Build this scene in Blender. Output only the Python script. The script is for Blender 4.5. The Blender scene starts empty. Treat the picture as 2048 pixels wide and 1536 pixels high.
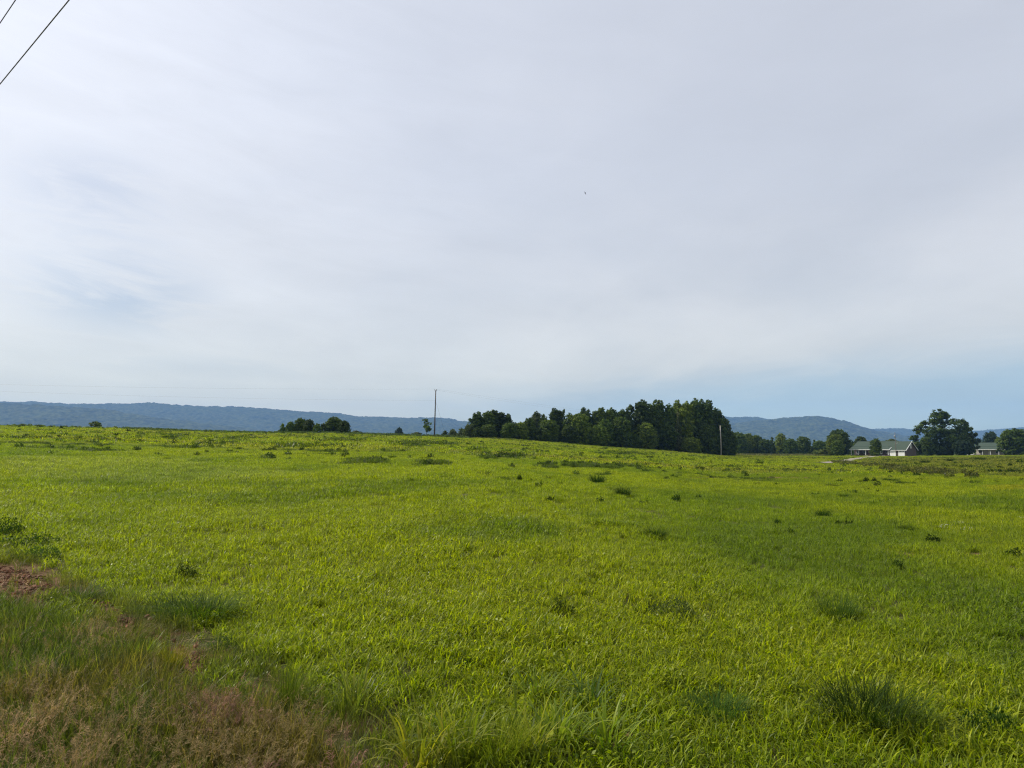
import bpy, math, random
import numpy as np
from mathutils import Vector

random.seed(7)
RNG = np.random.default_rng(11)
SC = bpy.context.scene
COL = SC.collection
PI = math.pi

# ------------------------------------------------------------------ camera constants
F = 1480.0
EYE = 2.1
HZ = 898.0
PITCH = math.atan((HZ - 768.0) / F)
CP, SP = math.cos(PITCH), math.sin(PITCH)

# ------------------------------------------------------------------ noise
def _hash(ix, iy, seed):
    ix = ix.astype(np.int64).astype(np.uint64)
    iy = iy.astype(np.int64).astype(np.uint64)
    h = (ix * np.uint64(374761393) + iy * np.uint64(668265263) + np.uint64(seed * 1442695 + 12345)) & np.uint64(0xFFFFFFFF)
    h = ((h ^ (h >> np.uint64(13))) * np.uint64(1274126177)) & np.uint64(0xFFFFFFFF)
    h = ((h ^ (h >> np.uint64(15))) * np.uint64(2246822519)) & np.uint64(0xFFFFFFFF)
    h = h ^ (h >> np.uint64(16))
    return (h & np.uint64(0xFFFF)).astype(np.float64) / 65535.0

def vnoise(x, y, seed=0):
    x = np.asarray(x, float); y = np.asarray(y, float)
    ix = np.floor(x); iy = np.floor(y)
    fx = x - ix; fy = y - iy
    fx = fx * fx * (3 - 2 * fx); fy = fy * fy * (3 - 2 * fy)
    a = _hash(ix, iy, seed); b = _hash(ix + 1, iy, seed)
    c = _hash(ix, iy + 1, seed); d = _hash(ix + 1, iy + 1, seed)
    return (a * (1 - fx) + b * fx) * (1 - fy) + (c * (1 - fx) + d * fx) * fy

def fbm(x, y, seed=0, octv=4):
    s = 0.0; amp = 0.5; tot = 0.0; k = 1.0
    for i in range(octv):
        s = s + amp * vnoise(np.asarray(x) * k, np.asarray(y) * k, seed + i * 17)
        tot += amp; amp *= 0.5; k *= 2.03
    return s / tot

def sstep(a, b, x):
    t = np.clip((x - a) / (b - a), 0, 1)
    return t * t * (3 - 2 * t)

# ------------------------------------------------------------------ terrain
C_PX = [-900, -200, 0, 250, 512, 700, 870, 940, 1000, 1100, 1200, 1300, 1442, 1520, 1700, 1830, 2000, 2300, 3200]
C_Y = [848, 850, 852.5, 859, 866.5, 869, 874, 877, 878, 884.5, 893, 900, 911.5, 912, 912, 912, 910.5, 909, 908]
C_D = [150, 150, 150, 155, 165, 172, 182, 200, 212, 226, 238, 248, 262, 320, 340, 340, 350, 350, 350]
C_DROP = [7, 7, 7, 7, 7, 7, 6, 5, 4.5, 4, 3.2, 2, 0.8, 0.3, 0.3, 0.3, 0.3, 0.3, 0.3]

def height(x, y):
    x = np.asarray(x, float); y = np.asarray(y, float)
    yy = np.maximum(y, 0.05)
    ang = np.clip(np.arctan2(x, np.where(y > 0.05, y, 0.05)), -1.15, 1.15)
    px = 1024 + 1485.7 * np.tan(ang)
    yc = np.interp(px, C_PX, C_Y); D = np.interp(px, C_PX, C_D); drop = np.interp(px, C_PX, C_DROP)
    hc = EYE + D * (HZ - yc) / 1490.0
    near = hc * np.minimum(yy / D, 1.0)
    d = np.maximum(yy - D, 0)
    q = np.where(d < 40, 0.06 * d * d / 80.0, 0.06 * (d - 20))
    h = near - drop * (1 - np.exp(-q / drop))
    # far away everything settles on one valley floor
    far = sstep(420, 1500, yy)
    h = h * (1 - far) + (-3.0) * far
    r = np.hypot(x, y)
    amp = 1 - sstep(250, 500, r)
    h = h + amp * ((fbm(x / 17.0, y / 22.0, 3, 3) - 0.5) * 0.42 * sstep(5, 40, r)
                   + (fbm(x / 2.6, y / 2.6, 5, 3) - 0.5) * 0.16
                   + (vnoise(x / 0.45, y / 0.45, 9) - 0.5) * 0.035)
    return h

def hz(x, y):
    return float(height(np.array([x]), np.array([y]))[0])

def proj(x, y, z):
    dx = x; dy = y; dz = z - EYE
    fw = dy * CP + dz * SP
    up = -dy * SP + dz * CP
    fw = np.maximum(fw, 0.05)
    return 1024 + F * dx / fw, 768 - F * up / fw

def ground_at(px, py):
    """world point on the terrain seen at a photo pixel"""
    den = F * CP - (768 - py) * SP
    kx = (px - 1024) / den; kz = (F * SP + (768 - py) * CP) / den
    Y = np.geomspace(2.0, 420.0, 6000)
    below = (EYE + Y * kz) <= height(Y * kx, Y)
    i = int(np.argmax(below)) if below.any() else len(Y) - 1
    return float(Y[i] * kx), float(Y[i]), hz(Y[i] * kx, Y[i])

def spot(px, Y):
    X = Y * (px - 1024) / 1485.7
    return X, Y, hz(X, Y)

def ztop(py, Y):
    return EYE + Y * (HZ - py) / 1490.0

def in_poly(px, py, poly):
    px = np.asarray(px); py = np.asarray(py)
    inside = np.zeros(px.shape, bool)
    n = len(poly)
    for i in range(n):
        x1, y1 = poly[i]; x2, y2 = poly[(i + 1) % n]
        if y1 == y2: continue
        c = ((y1 > py) != (y2 > py)) & (px < (x2 - x1) * (py - y1) / (y2 - y1) + x1)
        inside ^= c
    return inside

# ------------------------------------------------------------------ object helpers
def tag(o, label=None, cat=None, group=None, kind=None):
    if label: o['label'] = label
    if cat: o['category'] = cat
    if group: o['group'] = group
    if kind: o['kind'] = kind
    return o

def mesh_np(name, V, Fc, mat=None, attrs=None, smooth=False):
    """Fc: (n,k) int array or list of such arrays"""
    me = bpy.data.meshes.new(name)
    V = np.asarray(V, np.float32)
    arrs = Fc if isinstance(Fc, list) else [Fc]
    arrs = [np.asarray(a, np.int32) for a in arrs if len(a)]
    nl = sum(a.size for a in arrs); npoly = sum(len(a) for a in arrs)
    me.vertices.add(len(V)); me.loops.add(nl); me.polygons.add(npoly)
    me.vertices.foreach_set('co', V.ravel())
    me.loops.foreach_set('vertex_index', np.concatenate([a.ravel() for a in arrs]))
    starts = []; o = 0
    for a in arrs:
        starts.append(o + np.arange(len(a)) * a.shape[1]); o += a.size
    me.polygons.foreach_set('loop_start', np.concatenate(starts).astype(np.int32))
    if smooth:
        me.polygons.foreach_set('use_smooth', np.ones(npoly, bool))
    me.update(calc_edges=True)
    for k, (typ, data) in (attrs or {}).items():
        at = me.attributes.new(k, typ, 'POINT')
        data = np.asarray(data, np.float32)
        at.data.foreach_set('value' if typ == 'FLOAT' else ('color' if typ == 'FLOAT_COLOR' else 'vector'), data.ravel())
    if mat: me.materials.append(mat)
    me.validate()
    return me

def link(name, me, parent=None, loc=None, rz=0.0):
    o = bpy.data.objects.new(name, me)
    COL.objects.link(o)
    if parent: o.parent = parent
    if loc is not None: o.location = loc
    if rz: o.rotation_euler = (0, 0, rz)
    return o

def empty(name, loc, rz=0.0):
    return link(name, None, None, loc, rz)

class MB:
    """collects simple shapes into one mesh"""
    def __init__(self): self.v = []; self.f = []
    def poly(self, pts):
        n = len(self.v); self.v += [tuple(p) for p in pts]; self.f.append(tuple(range(n, n + len(pts)))); return self
    def box(self, x0, x1, y0, y1, z0, z1):
        n = len(self.v)
        self.v += [(x0, y0, z0), (x1, y0, z0), (x1, y1, z0), (x0, y1, z0), (x0, y0, z1), (x1, y0, z1), (x1, y1, z1), (x0, y1, z1)]
        self.f += [tuple(n + i for i in q) for q in ((0, 3, 2, 1), (4, 5, 6, 7), (0, 1, 5, 4), (1, 2, 6, 5), (2, 3, 7, 6), (3, 0, 4, 7))]
        return self
    def slab(self, quad, th):
        """thick sheet: quad given as four corners, thickened downward"""
        n = len(self.v)
        a = [Vector(p) for p in quad]
        self.v += [tuple(p) for p in a] + [(p.x, p.y, p.z - th) for p in a]
        self.f += [tuple(n + i for i in q) for q in ((0, 1, 2, 3), (7, 6, 5, 4), (0, 4, 5, 1), (1, 5, 6, 2), (2, 6, 7, 3), (3, 7, 4, 0))]
        return self
    def tube(self, pts, rad, seg=8, cap=True):
        pts = [Vector(p) for p in pts]
        if not hasattr(rad, '__len__'): rad = [rad] * len(pts)
        n = len(self.v)
        for i, p in enumerate(pts):
            t = (pts[min(i + 1, len(pts) - 1)] - pts[max(i - 1, 0)]).normalized()
            a = t.cross(Vector((0, 0, 1)) if abs(t.z) < 0.9 else Vector((1, 0, 0))).normalized()
            b = t.cross(a)
            for k in range(seg):
                an = 2 * PI * k / seg
                self.v.append(tuple(p + (a * math.cos(an) + b * math.sin(an)) * rad[i]))
        for i in range(len(pts) - 1):
            for k in range(seg):
                k2 = (k + 1) % seg
                self.f.append((n + i * seg + k, n + i * seg + k2, n + (i + 1) * seg + k2, n + (i + 1) * seg + k))
        if cap:
            self.f.append(tuple(n + k for k in range(seg))[::-1])
            e = n + (len(pts) - 1) * seg
            self.f.append(tuple(e + k for k in range(seg)))
        return self
    def mesh(self, name, mat, smooth=False):
        me = bpy.data.meshes.new(name)
        me.from_pydata(self.v, [], self.f)
        if mat: me.materials.append(mat)
        if smooth:
            me.polygons.foreach_set('use_smooth', np.ones(len(me.polygons), bool))
        me.update()
        return me
    def build(self, name, mat, parent=None, smooth=False):
        return link(name, self.mesh(name, mat, smooth), parent)

# ------------------------------------------------------------------ materials
class NT:
    def __init__(self, name):
        self.m = bpy.data.materials.new(name); self.m.use_nodes = True
        self.t = self.m.node_tree; self.t.nodes.clear()
        self.out = self.t.nodes.new('ShaderNodeOutputMaterial')
    def n(self, typ, ins=None, **kw):
        nd = self.t.nodes.new(typ)
        for k, v in kw.items(): setattr(nd, k, v)
        for k, v in (ins or {}).items(): self.set(nd, k, v)
        return nd
    def set(self, nd, k, v):
        s = nd.inputs[k]
        if isinstance(v, bpy.types.NodeSocket): self.t.links.new(v, s)
        else: s.default_value = v
    def surf(self, sock): self.t.links.new(sock, self.out.inputs['Surface']); return self.m
    def math(self, op, a, b=0.0, clamp=False):
        nd = self.n('ShaderNodeMath', {0: a, 1: b}, operation=op); nd.use_clamp = clamp
        return nd.outputs[0]
    def mix(self, fac, a, b, blend='MIX'):
        nd = self.n('ShaderNodeMix', data_type='RGBA', blend_type=blend)
        self.set(nd, 0, fac); self.set(nd, 6, a); self.set(nd, 7, b)
        return nd.outputs[2]
    def noise(self, scale, detail=4, rough=0.55, vec=None):
        nd = self.n('ShaderNodeTexNoise', {'Scale': scale, 'Detail': detail, 'Roughness': rough})
        if vec is not None: self.set(nd, 'Vector', vec)
        return nd.outputs['Fac']
    def ramp(self, fac, a, b):
        nd = self.n('ShaderNodeMapRange', {0: fac, 1: a, 2: b}); nd.clamp = True
        return nd.outputs[0]

def rgb(r, g, b): return (r, g, b, 1.0)

def leaf_material(name, source, translucent=0.4, spec=0.3, rough=0.5, lo=0.65, hi=1.35):
    """foliage: tint times a per-leaf variation, partly see-through to light"""
    t = NT(name)
    if source == 'instancer':
        tint = t.n('ShaderNodeAttribute', attribute_type='INSTANCER', attribute_name='tint').outputs['Color']
    elif source == 'point':
        tint = t.n('ShaderNodeAttribute', attribute_type='GEOMETRY', attribute_name='tint').outputs['Color']
    else:
        tint = t.n('ShaderNodeObjectInfo').outputs['Color']
    var = t.n('ShaderNodeAttribute', attribute_type='GEOMETRY', attribute_name='shade').outputs['Fac']
    k = t.n('ShaderNodeMapRange', {0: var, 1: 0.0, 2: 1.0, 3: lo, 4: hi}).outputs[0]
    warm = t.n('ShaderNodeMapRange', {0: var, 1: 0.0, 2: 1.0, 3: 0.85, 4: 1.2}).outputs[0]
    kk = t.n('ShaderNodeCombineColor', {0: t.math('MULTIPLY', k, warm), 1: k, 2: k}).outputs[0]
    colr = t.mix(1.0, tint, kk, 'MULTIPLY')
    p = t.n('ShaderNodeBsdfPrincipled', {'Base Color': colr, 'Roughness': rough, 'Specular IOR Level': spec})
    tr = t.n('ShaderNodeBsdfTranslucent', {'Color': t.mix(1.0, colr, rgb(1.3, 1.42, 0.6), 'MULTIPLY')})
    mx = t.n('ShaderNodeMixShader', {0: translucent, 1: p.outputs[0], 2: tr.outputs[0]})
    return t.surf(mx.outputs[0])

def plain(name, c, rough=0.7, spec=0.3, var=0.25, scale=3.0, bump=0.0, metallic=0.0):
    t = NT(name)
    tc = t.n('ShaderNodeTexCoord').outputs['Object']
    nz = t.noise(scale, 5, 0.6, tc)
    k = t.n('ShaderNodeMapRange', {0: nz, 1: 0.25, 2: 0.75, 3: 1 - var, 4: 1 + var}).outputs[0]
    kk = t.n('ShaderNodeCombineColor', {0: k, 1: k, 2: k}).outputs[0]
    p = t.n('ShaderNodeBsdfPrincipled', {'Base Color': t.mix(1.0, rgb(*c), kk, 'MULTIPLY'), 'Roughness': rough,
                                         'Specular IOR Level': spec, 'Metallic': metallic})
    if bump:
        b = t.n('ShaderNodeBump', {'Strength': bump, 'Distance': 0.02, 'Height': nz})
        t.set(p, 'Normal', b.outputs[0])
    return t.surf(p.outputs[0])

M = {}
M['grass'] = leaf_material('grass_blades', 'instancer', 0.48, 0.17, 0.42, 0.4, 1.6)
M['seed'] = leaf_material('seed_heads', 'instancer', 0.3, 0.15, 0.7)
M['weed'] = leaf_material('weed_leaves', 'object', 0.35, 0.05, 0.6, 0.5, 1.5)
M['tall'] = leaf_material('tall_grass_leaves', 'object', 0.42, 0.13, 0.45, 0.6, 1.5)
M['tree_leaf'] = leaf_material('tree_leaves', 'object', 0.25, 0.12, 0.6, 0.45, 1.6)
M['mass_leaf'] = leaf_material('mass_leaves', 'point', 0.25, 0.2, 0.6, 0.5, 1.5)
M['bark'] = plain('bark', (0.07, 0.055, 0.042), 0.9, 0.1, 0.4, 6, 0.6)
M['pole_wood'] = plain('pole_wood', (0.16, 0.14, 0.12), 0.85, 0.2, 0.3, 4, 0.4)
M['pole_dark'] = plain('pole_dark', (0.095, 0.08, 0.07), 0.85, 0.2, 0.3, 4, 0.4)
M['pole_pale'] = plain('pole_pale', (0.42, 0.38, 0.33), 0.85, 0.2, 0.2, 4, 0.4)
M['wire'] = plain('wire', (0.09, 0.09, 0.095), 0.5, 0.3, 0.15, 8)
M['steel'] = plain('steel', (0.3, 0.31, 0.32), 0.45, 0.5, 0.15, 8)
M['ceramic'] = plain('ceramic', (0.1, 0.07, 0.06), 0.3, 0.5, 0.15, 8)
M['white'] = plain('white_paint', (0.78, 0.78, 0.76), 0.55, 0.3, 0.05, 2)
M['cream'] = plain('cream_siding', (0.43, 0.41, 0.35), 0.7, 0.2, 0.08, 1.5)
M['glass'] = plain('window_glass', (0.03, 0.035, 0.04), 0.12, 0.5, 0.2, 1)
M['door'] = plain('door_paint', (0.16, 0.06, 0.04), 0.5, 0.3, 0.1, 2)
M['concrete'] = plain('concrete', (0.34, 0.32, 0.29), 0.9, 0.15, 0.2, 2)
M['bird'] = plain('feathers', (0.02, 0.018, 0.017), 0.7, 0.2, 0.2, 20)

def brick_mat():
    t = NT('brick')
    tc = t.n('ShaderNodeTexCoord').outputs['Object']
    mp = t.n('ShaderNodeMapping', {'Vector': tc, 'Rotation': (PI / 2, 0, 0)})
    b = t.n('ShaderNodeTexBrick', {'Vector': mp.outputs[0], 'Color1': rgb(0.105, 0.07, 0.055), 'Color2': rgb(0.08, 0.06, 0.05),
                                   'Mortar': rgb(0.15, 0.14, 0.13), 'Scale': 1.0, 'Mortar Size': 0.012, 'Brick Width': 0.42, 'Row Height': 0.14})
    nz = t.noise(0.8, 4, 0.6, tc)
    c = t.mix(t.ramp(nz, 0.3, 0.8), b.outputs[0], rgb(0.10, 0.085, 0.075))
    p = t.n('ShaderNodeBsdfPrincipled', {'Base Color': c, 'Roughness': 0.9, 'Specular IOR Level': 0.15})
    return t.surf(p.outputs[0])
M['brick'] = brick_mat()

def roof_mat():
    t = NT('green_roof')
    tc = t.n('ShaderNodeTexCoord').outputs['Object']
    w = t.n('ShaderNodeTexWave', {'Vector': tc, 'Scale': 1.1, 'Distortion': 0.0}, wave_type='BANDS', bands_direction='X')
    nz = t.noise(0.7, 4, 0.6, tc)
    c = t.mix(t.ramp(nz, 0.3, 0.75), rgb(0.042, 0.064, 0.044), rgb(0.054, 0.076, 0.053))
    b = t.n('ShaderNodeBump', {'Strength': 0.35, 'Distance': 0.03, 'Height': w.outputs['Fac']})
    p = t.n('ShaderNodeBsdfPrincipled', {'Base Color': c, 'Roughness': 0.6, 'Specular IOR Level': 0.15, 'Normal': b.outputs[0]})
    return t.surf(p.outputs[0])
M['roof'] = roof_mat()

def ground_mat():
    t = NT('field_soil')
    pos = t.n('ShaderNodeNewGeometry').outputs['Position']
    dirt = t.n('ShaderNodeAttribute', attribute_name='dirt').outputs['Fac']
    far = t.n('ShaderNodeAttribute', attribute_name='cover').outputs['Fac']
    n1 = t.noise(0.09, 5, 0.6, pos); n2 = t.noise(1.4, 6, 0.65, pos); n3 = t.noise(9.0, 5, 0.7, pos)
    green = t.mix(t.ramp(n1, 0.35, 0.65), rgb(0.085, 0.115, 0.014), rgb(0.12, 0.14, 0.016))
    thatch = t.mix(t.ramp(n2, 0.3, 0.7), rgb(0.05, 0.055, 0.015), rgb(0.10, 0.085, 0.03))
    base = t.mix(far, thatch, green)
    red = t.mix(t.ramp(n3, 0.3, 0.75), rgb(0.10, 0.046, 0.025), rgb(0.21, 0.11, 0.06))
    red = t.mix(t.ramp(n2, 0.5, 0.8), red, rgb(0.16, 0.105, 0.06))
    c = t.mix(dirt, base, red)
    b = t.n('ShaderNodeBump', {'Strength': 0.8, 'Distance': 0.05, 'Height': n3})
    p = t.n('ShaderNodeBsdfPrincipled', {'Base Color': c, 'Roughness': 0.95, 'Specular IOR Level': 0.1, 'Normal': b.outputs[0]})
    return t.surf(p.outputs[0])
M['ground'] = ground_mat()

def gravel_mat():
    t = NT('gravel')
    pos = t.n('ShaderNodeNewGeometry').outputs['Position']
    n1 = t.noise(0.6, 5, 0.6, pos)
    c = t.mix(t.ramp(n1, 0.3, 0.7), rgb(0.22, 0.19, 0.15), rgb(0.36, 0.32, 0.26))
    p = t.n('ShaderNodeBsdfPrincipled', {'Base Color': c, 'Roughness': 0.95, 'Specular IOR Level': 0.1})
    return t.surf(p.outputs[0])
M['gravel'] = gravel_mat()

def hill_mat():
    t = NT('wooded_hills')
    pos = t.n('ShaderNodeNewGeometry').outputs['Position']
    n1 = t.noise(0.004, 4, 0.6, pos); n2 = t.noise(0.03, 5, 0.75, pos)
    c = t.mix(t.ramp(n1, 0.35, 0.65), rgb(0.014, 0.024, 0.014), rgb(0.030, 0.044, 0.018))
    c = t.mix(t.math('MULTIPLY', t.ramp(n2, 0.42, 0.68), 0.85), c, rgb(0.125, 0.145, 0.055))
    p = t.n('ShaderNodeBsdfPrincipled', {'Base Color': c, 'Roughness': 0.95, 'Specular IOR Level': 0.05})
    return t.surf(p.outputs[0])
M['hill'] = hill_mat()

# ------------------------------------------------------------------ ground sheet
def sinh_axis(lo, hi, n, a):
    u = np.linspace(math.asinh(lo / a), math.asinh(hi / a), n)
    return a * np.sinh(u)

VERGE = [(-900, 1120), (-300, 1185), (0, 1205), (60, 1232), (130, 1262), (200, 1300), (270, 1318), (310, 1362), (370, 1395), (440, 1425), (520, 1452), (595, 1485),
         (650, 1520), (700, 1560), (820, 1680), (1400, 2300), (1500, 9000), (-9000, 9000), (-9000, 1200)]
FRINGE = [(-900, 1040), (0, 1095), (60, 1120), (160, 1165), (260, 1210), (400, 1265), (520, 1320), (620, 1380), (760, 1440), (900, 1536), (1100, 1700), (1600, 2300), (1500, 9000), (-9000, 9000), (-9000, 1100)]

DIRT = [  # outlines of bare red soil, traced in the photo
    [(-400, 1090), (0, 1132), (85, 1160), (108, 1225), (70, 1245), (0, 1222), (-400, 1200)],
    [(325, 1292), (385, 1300), (405, 1350), (350, 1352)],
    [(488, 1378), (540, 1380), (552, 1402), (500, 1404)],
    [(90, 1168), (200, 1205), (290, 1250), (270, 1258), (180, 1222), (95, 1190)],
    [(190, 1250), (310, 1268), (330, 1282), (210, 1275)],
    [(1190, 1475), (1260, 1480), (1240, 1500), (1195, 1496)],
]
PALE = [  # thin cracks of pale soil and worn strips further out
    [(1755, 1104), (1850, 1108), (1890, 1114), (1860, 1116), (1780, 1110)],
    [(1900, 1108), (1975, 1104), (1960, 1115), (1915, 1113)],
    [(730, 1012), (780, 1011), (785, 1016), (735, 1017)],
    [(1205, 946), (1240, 945), (1240, 948), (1205, 949)],
    [(1370, 955), (1480, 954), (1480, 957), (1370, 959)],
    [(1020, 1000), (1045, 998), (1045, 1002), (1022, 1002)],
    [(1525, 953), (1600, 954), (1650, 957), (1600, 958), (1530, 956)],
    [(1810, 946), (1850, 947), (1850, 950), (1815, 949)],
]

def mask_polys(px, py, polys, soft=0):
    m = np.zeros(px.shape)
    for pl in polys:
        xs = [p[0] for p in pl]; ys = [p[1] for p in pl]
        c = (px > min(xs)) & (px < max(xs)) & (py > min(ys)) & (py < max(ys))
        if c.any():
            m[c] = np.maximum(m[c], in_poly(px[c], py[c], pl))
    return m

gx = sinh_axis(-8000, 8000, 640, 6.0)
gy = np.concatenate([np.linspace(-300, -8, 12), sinh_axis(-5, 8600, 560, 6.0)])
GX, GY = np.meshgrid(gx, gy)
GZ = height(GX, GY)
V = np.stack([GX, GY, GZ], -1).reshape(-1, 3)
ny, nx = GX.shape
idx = np.arange(ny * nx).reshape(ny, nx)
Q = np.stack([idx[:-1, :-1], idx[:-1, 1:], idx[1:, 1:], idx[1:, :-1]], -1).reshape(-1, 4)
px_, py_ = proj(V[:, 0], V[:, 1], V[:, 2])
wob = (fbm(V[:, 0] * 3, V[:, 1] * 3, 31, 3) - 0.5) * 40
ok = V[:, 1] > 1.5
dirt = np.where(ok, mask_polys(px_ + wob, py_ + wob * 0.4, DIRT), 0)
pale = np.where(ok, mask_polys(px_, py_, PALE), 0)
dirt = np.maximum(dirt, pale * 0.8)
frg = np.where(ok, in_poly(px_, py_, FRINGE) & ~in_poly(px_, py_, VERGE), 0) * sstep(.38, .6, fbm(V[:, 0] * 2, V[:, 1] * 2, 32, 3))
dirt = np.maximum(dirt, frg * 0.75)
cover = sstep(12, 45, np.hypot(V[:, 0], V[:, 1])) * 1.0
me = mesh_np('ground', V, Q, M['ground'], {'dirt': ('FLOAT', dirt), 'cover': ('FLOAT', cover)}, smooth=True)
tag(link('ground', me), 'wide gently rising green field floor with bare red soil patches', None, None, 'structure')

# gravel drive leading to the brick house
dpx = [(1795, 911.6), (1762, 912.6), (1738, 914.5), (1712, 918), (1690, 921.5), (1668, 925), (1640, 927)]
dp = [Vector(ground_at(*p)) for p in dpx]
dd = []
for i in range(len(dp) - 1):
    for k in range(6): dd.append(dp[i].lerp(dp[i + 1], k / 6))
dd.append(dp[-1])
vs = []; fs = []
for i, p in enumerate(dd):
    t_ = (dd[min(i + 1, len(dd) - 1)] - dd[max(i - 1, 0)]); t_.z = 0; t_.normalize()
    s_ = Vector((-t_.y, t_.x, 0))
    w_ = 1.7 if i < 30 else 1.1
    for k in range(-2, 3):
        q = p + s_ * (w_ * k / 2)
        vs.append((q.x, q.y, hz(q.x, q.y) + 0.27 - 0.08 * abs(k)))
for i in range(len(dd) - 1):
    for k in range(4):
        a = i * 5 + k; fs.append((a, a + 1, a + 6, a + 5))
me = bpy.data.meshes.new('path'); me.from_pydata(vs, [], fs); me.materials.append(M['gravel'])
tag(link('path', me), 'pale gravel drive curving over the field to the brick house', None, None, 'structure')
DRIVE = np.array([(p.x, p.y) for p in dd])

# ------------------------------------------------------------------ hills
def hills(name, label, prof, Yr, front, back, nu, nv, seed, crown=30.0, camp=16.0):
    P = np.array(prof, float)
    u = np.linspace(P[0, 0], P[-1, 0], nu)
    top = np.interp(u, P[:, 0], P[:, 1])
    k = np.ones(9) / 9; top = np.convolve(np.pad(top, 4, 'edge'), k, 'valid')
    v = np.concatenate([np.linspace(-1, 0, int(nv * 0.75)), np.linspace(0, 1, int(nv * 0.25))[1:]])
    U, Vv = np.meshgrid(u, v)
    T = np.tile(top, (len(v), 1))
    Y = Yr + np.where(Vv < 0, Vv * front, Vv * back)
    X = Y * (U - 1024) / 1485.7
    Ht = (EYE + Yr * (HZ - T) / 1490.0)
    sh = np.where(Vv < 0, (1 + Vv) ** 1.25, np.cos(Vv * PI / 2) ** 1.2)
    sp = (fbm(X / 620.0, Y / 900.0, seed, 4) - 0.5)
    fade = np.clip(1 - np.abs(Vv) ** 4, 0, 1)
    Z = -3.0 + (Ht + 3.0 - camp * 0.75) * np.clip(sh + sp * 0.42 * np.clip(-Vv * 3, 0, 1) * (1 + np.minimum(Vv, 0)), 0, 1.0)
    Z = Z + camp * fade * (0.75 * vnoise(X / crown, Y / crown, seed + 3) ** 1.3 + 0.5 * vnoise(X / crown * 2.3, Y / crown * 2.3, seed + 4) - 0.1)
    Z = Z + camp * 0.5 * fade * (vnoise(X / 110, Y / 110, seed + 5) - 0.4)
    VV = np.stack([X, Y, Z], -1).reshape(-1, 3)
    id_ = np.arange(VV.shape[0]).reshape(U.shape)
    q = np.stack([id_[:-1, :-1], id_[:-1, 1:], id_[1:, 1:], id_[1:, :-1]], -1).reshape(-1, 4)
    me = mesh_np(name, VV, q, M['hill'], None, smooth=False)
    return tag(link(name, me), label, None, None, 'structure')

hills('hills', 'long blue wooded ridge running behind the crest of the field',
      [(-420, 806), (-200, 800), (0, 802), (60, 801.5), (110, 805), (180, 807), (250, 806), (310, 804), (350, 809), (420, 811), (512, 814), (560, 818), (600, 822),
       (660, 824), (720, 832), (800, 834), (860, 834), (900, 836), (927, 843), (948, 840), (1000, 845), (1100, 850), (1300, 854)], 7000, 2100, 1200, 720, 170, 41)
hills('hills', 'darker nearer wooded spur sloping down at the left',
      [(-420, 800), (-200, 803), (0, 806), (60, 808), (110, 811), (180, 815), (230, 820), (260, 826), (320, 836), (380, 842), (440, 850), (520, 860), (620, 868)], 5200, 1300, 700, 420, 130, 57)
hills('hills', 'rounded blue wooded hill rising behind the houses',
      [(1330, 862), (1400, 850), (1455, 846), (1500, 842), (1550, 838), (1580, 834), (1610, 831.5), (1632, 831), (1660, 834), (1690, 841), (1720, 850),
       (1755, 861), (1800, 868), (1840, 873), (1900, 880), (1980, 888)], 5800, 1500, 900, 520, 150, 71)
hills('hills', 'pale wooded ridge just left of the rounded hill',
      [(1250, 850), (1380, 838), (1450, 833), (1480, 834), (1502, 832), (1522, 833), (1545, 838), (1600, 846), (1700, 858)], 7400, 1300, 700, 300, 110, 83)
hills('hills', 'faint far blue ridge low on the right horizon',
      [(1650, 866), (1700, 861), (1755, 856.5), (1790, 856), (1830, 858), (1900, 862), (1950, 861), (2000, 858), (2048, 854), (2150, 849), (2350, 846), (2600, 850)], 8000, 1100, 450, 420, 90, 97, 34, 11)

# ------------------------------------------------------------------ blades and leaves
def blades(N, base, az, L, W, lean, curv, S=3, tipw=0.08, shade=None, prof=None, twist=None):
    """N curved ribbon blades; returns verts, quads, shade"""
    s = np.linspace(0, 1, S + 1)
    d = np.stack([np.cos(az), np.sin(az), np.zeros(N)], -1)
    tw = np.zeros(N) if twist is None else twist
    side = np.stack([-np.sin(az + tw), np.cos(az + tw), np.zeros(N)], -1)
    P = base.copy()
    out = []
    for i in range(S + 1):
        if prof is None:
            w = (0.75 + 0.5 * s[i]) if s[i] < 0.45 else (0.975 * (1 - ((s[i] - 0.45) / 0.55) ** 1.6) + tipw)
        else:
            w = prof[i]
        out.append(P - side * (W * w * 0.5)[:, None]); out.append(P + side * (W * w * 0.5)[:, None])
        th = lean + curv * ((i + 0.5) / S) ** 1.6
        P = P + (L / S)[:, None] * (np.sin(th)[:, None] * d + np.cos(th)[:, None] * np.array([0, 0, 1.0]))
    V = np.stack(out, 1).reshape(-1, 3)
    k = 2 * (S + 1)
    b = (np.arange(N) * k)[:, None]
    q = np.concatenate([np.stack([b[:, 0] + 2 * i, b[:, 0] + 2 * i + 1, b[:, 0] + 2 * i + 3, b[:, 0] + 2 * i + 2], -1) for i in range(S)])
    sh = RNG.random(N) if shade is None else shade
    return V, q, np.repeat(sh, k)

def join(parts):
    V = []; Qs = []; S = []; o = 0
    for v, q, s in parts:
        V.append(v); Qs.append(q + o); S.append(s); o += len(v)
    return np.concatenate(V), np.concatenate(Qs), np.concatenate(S)

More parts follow.
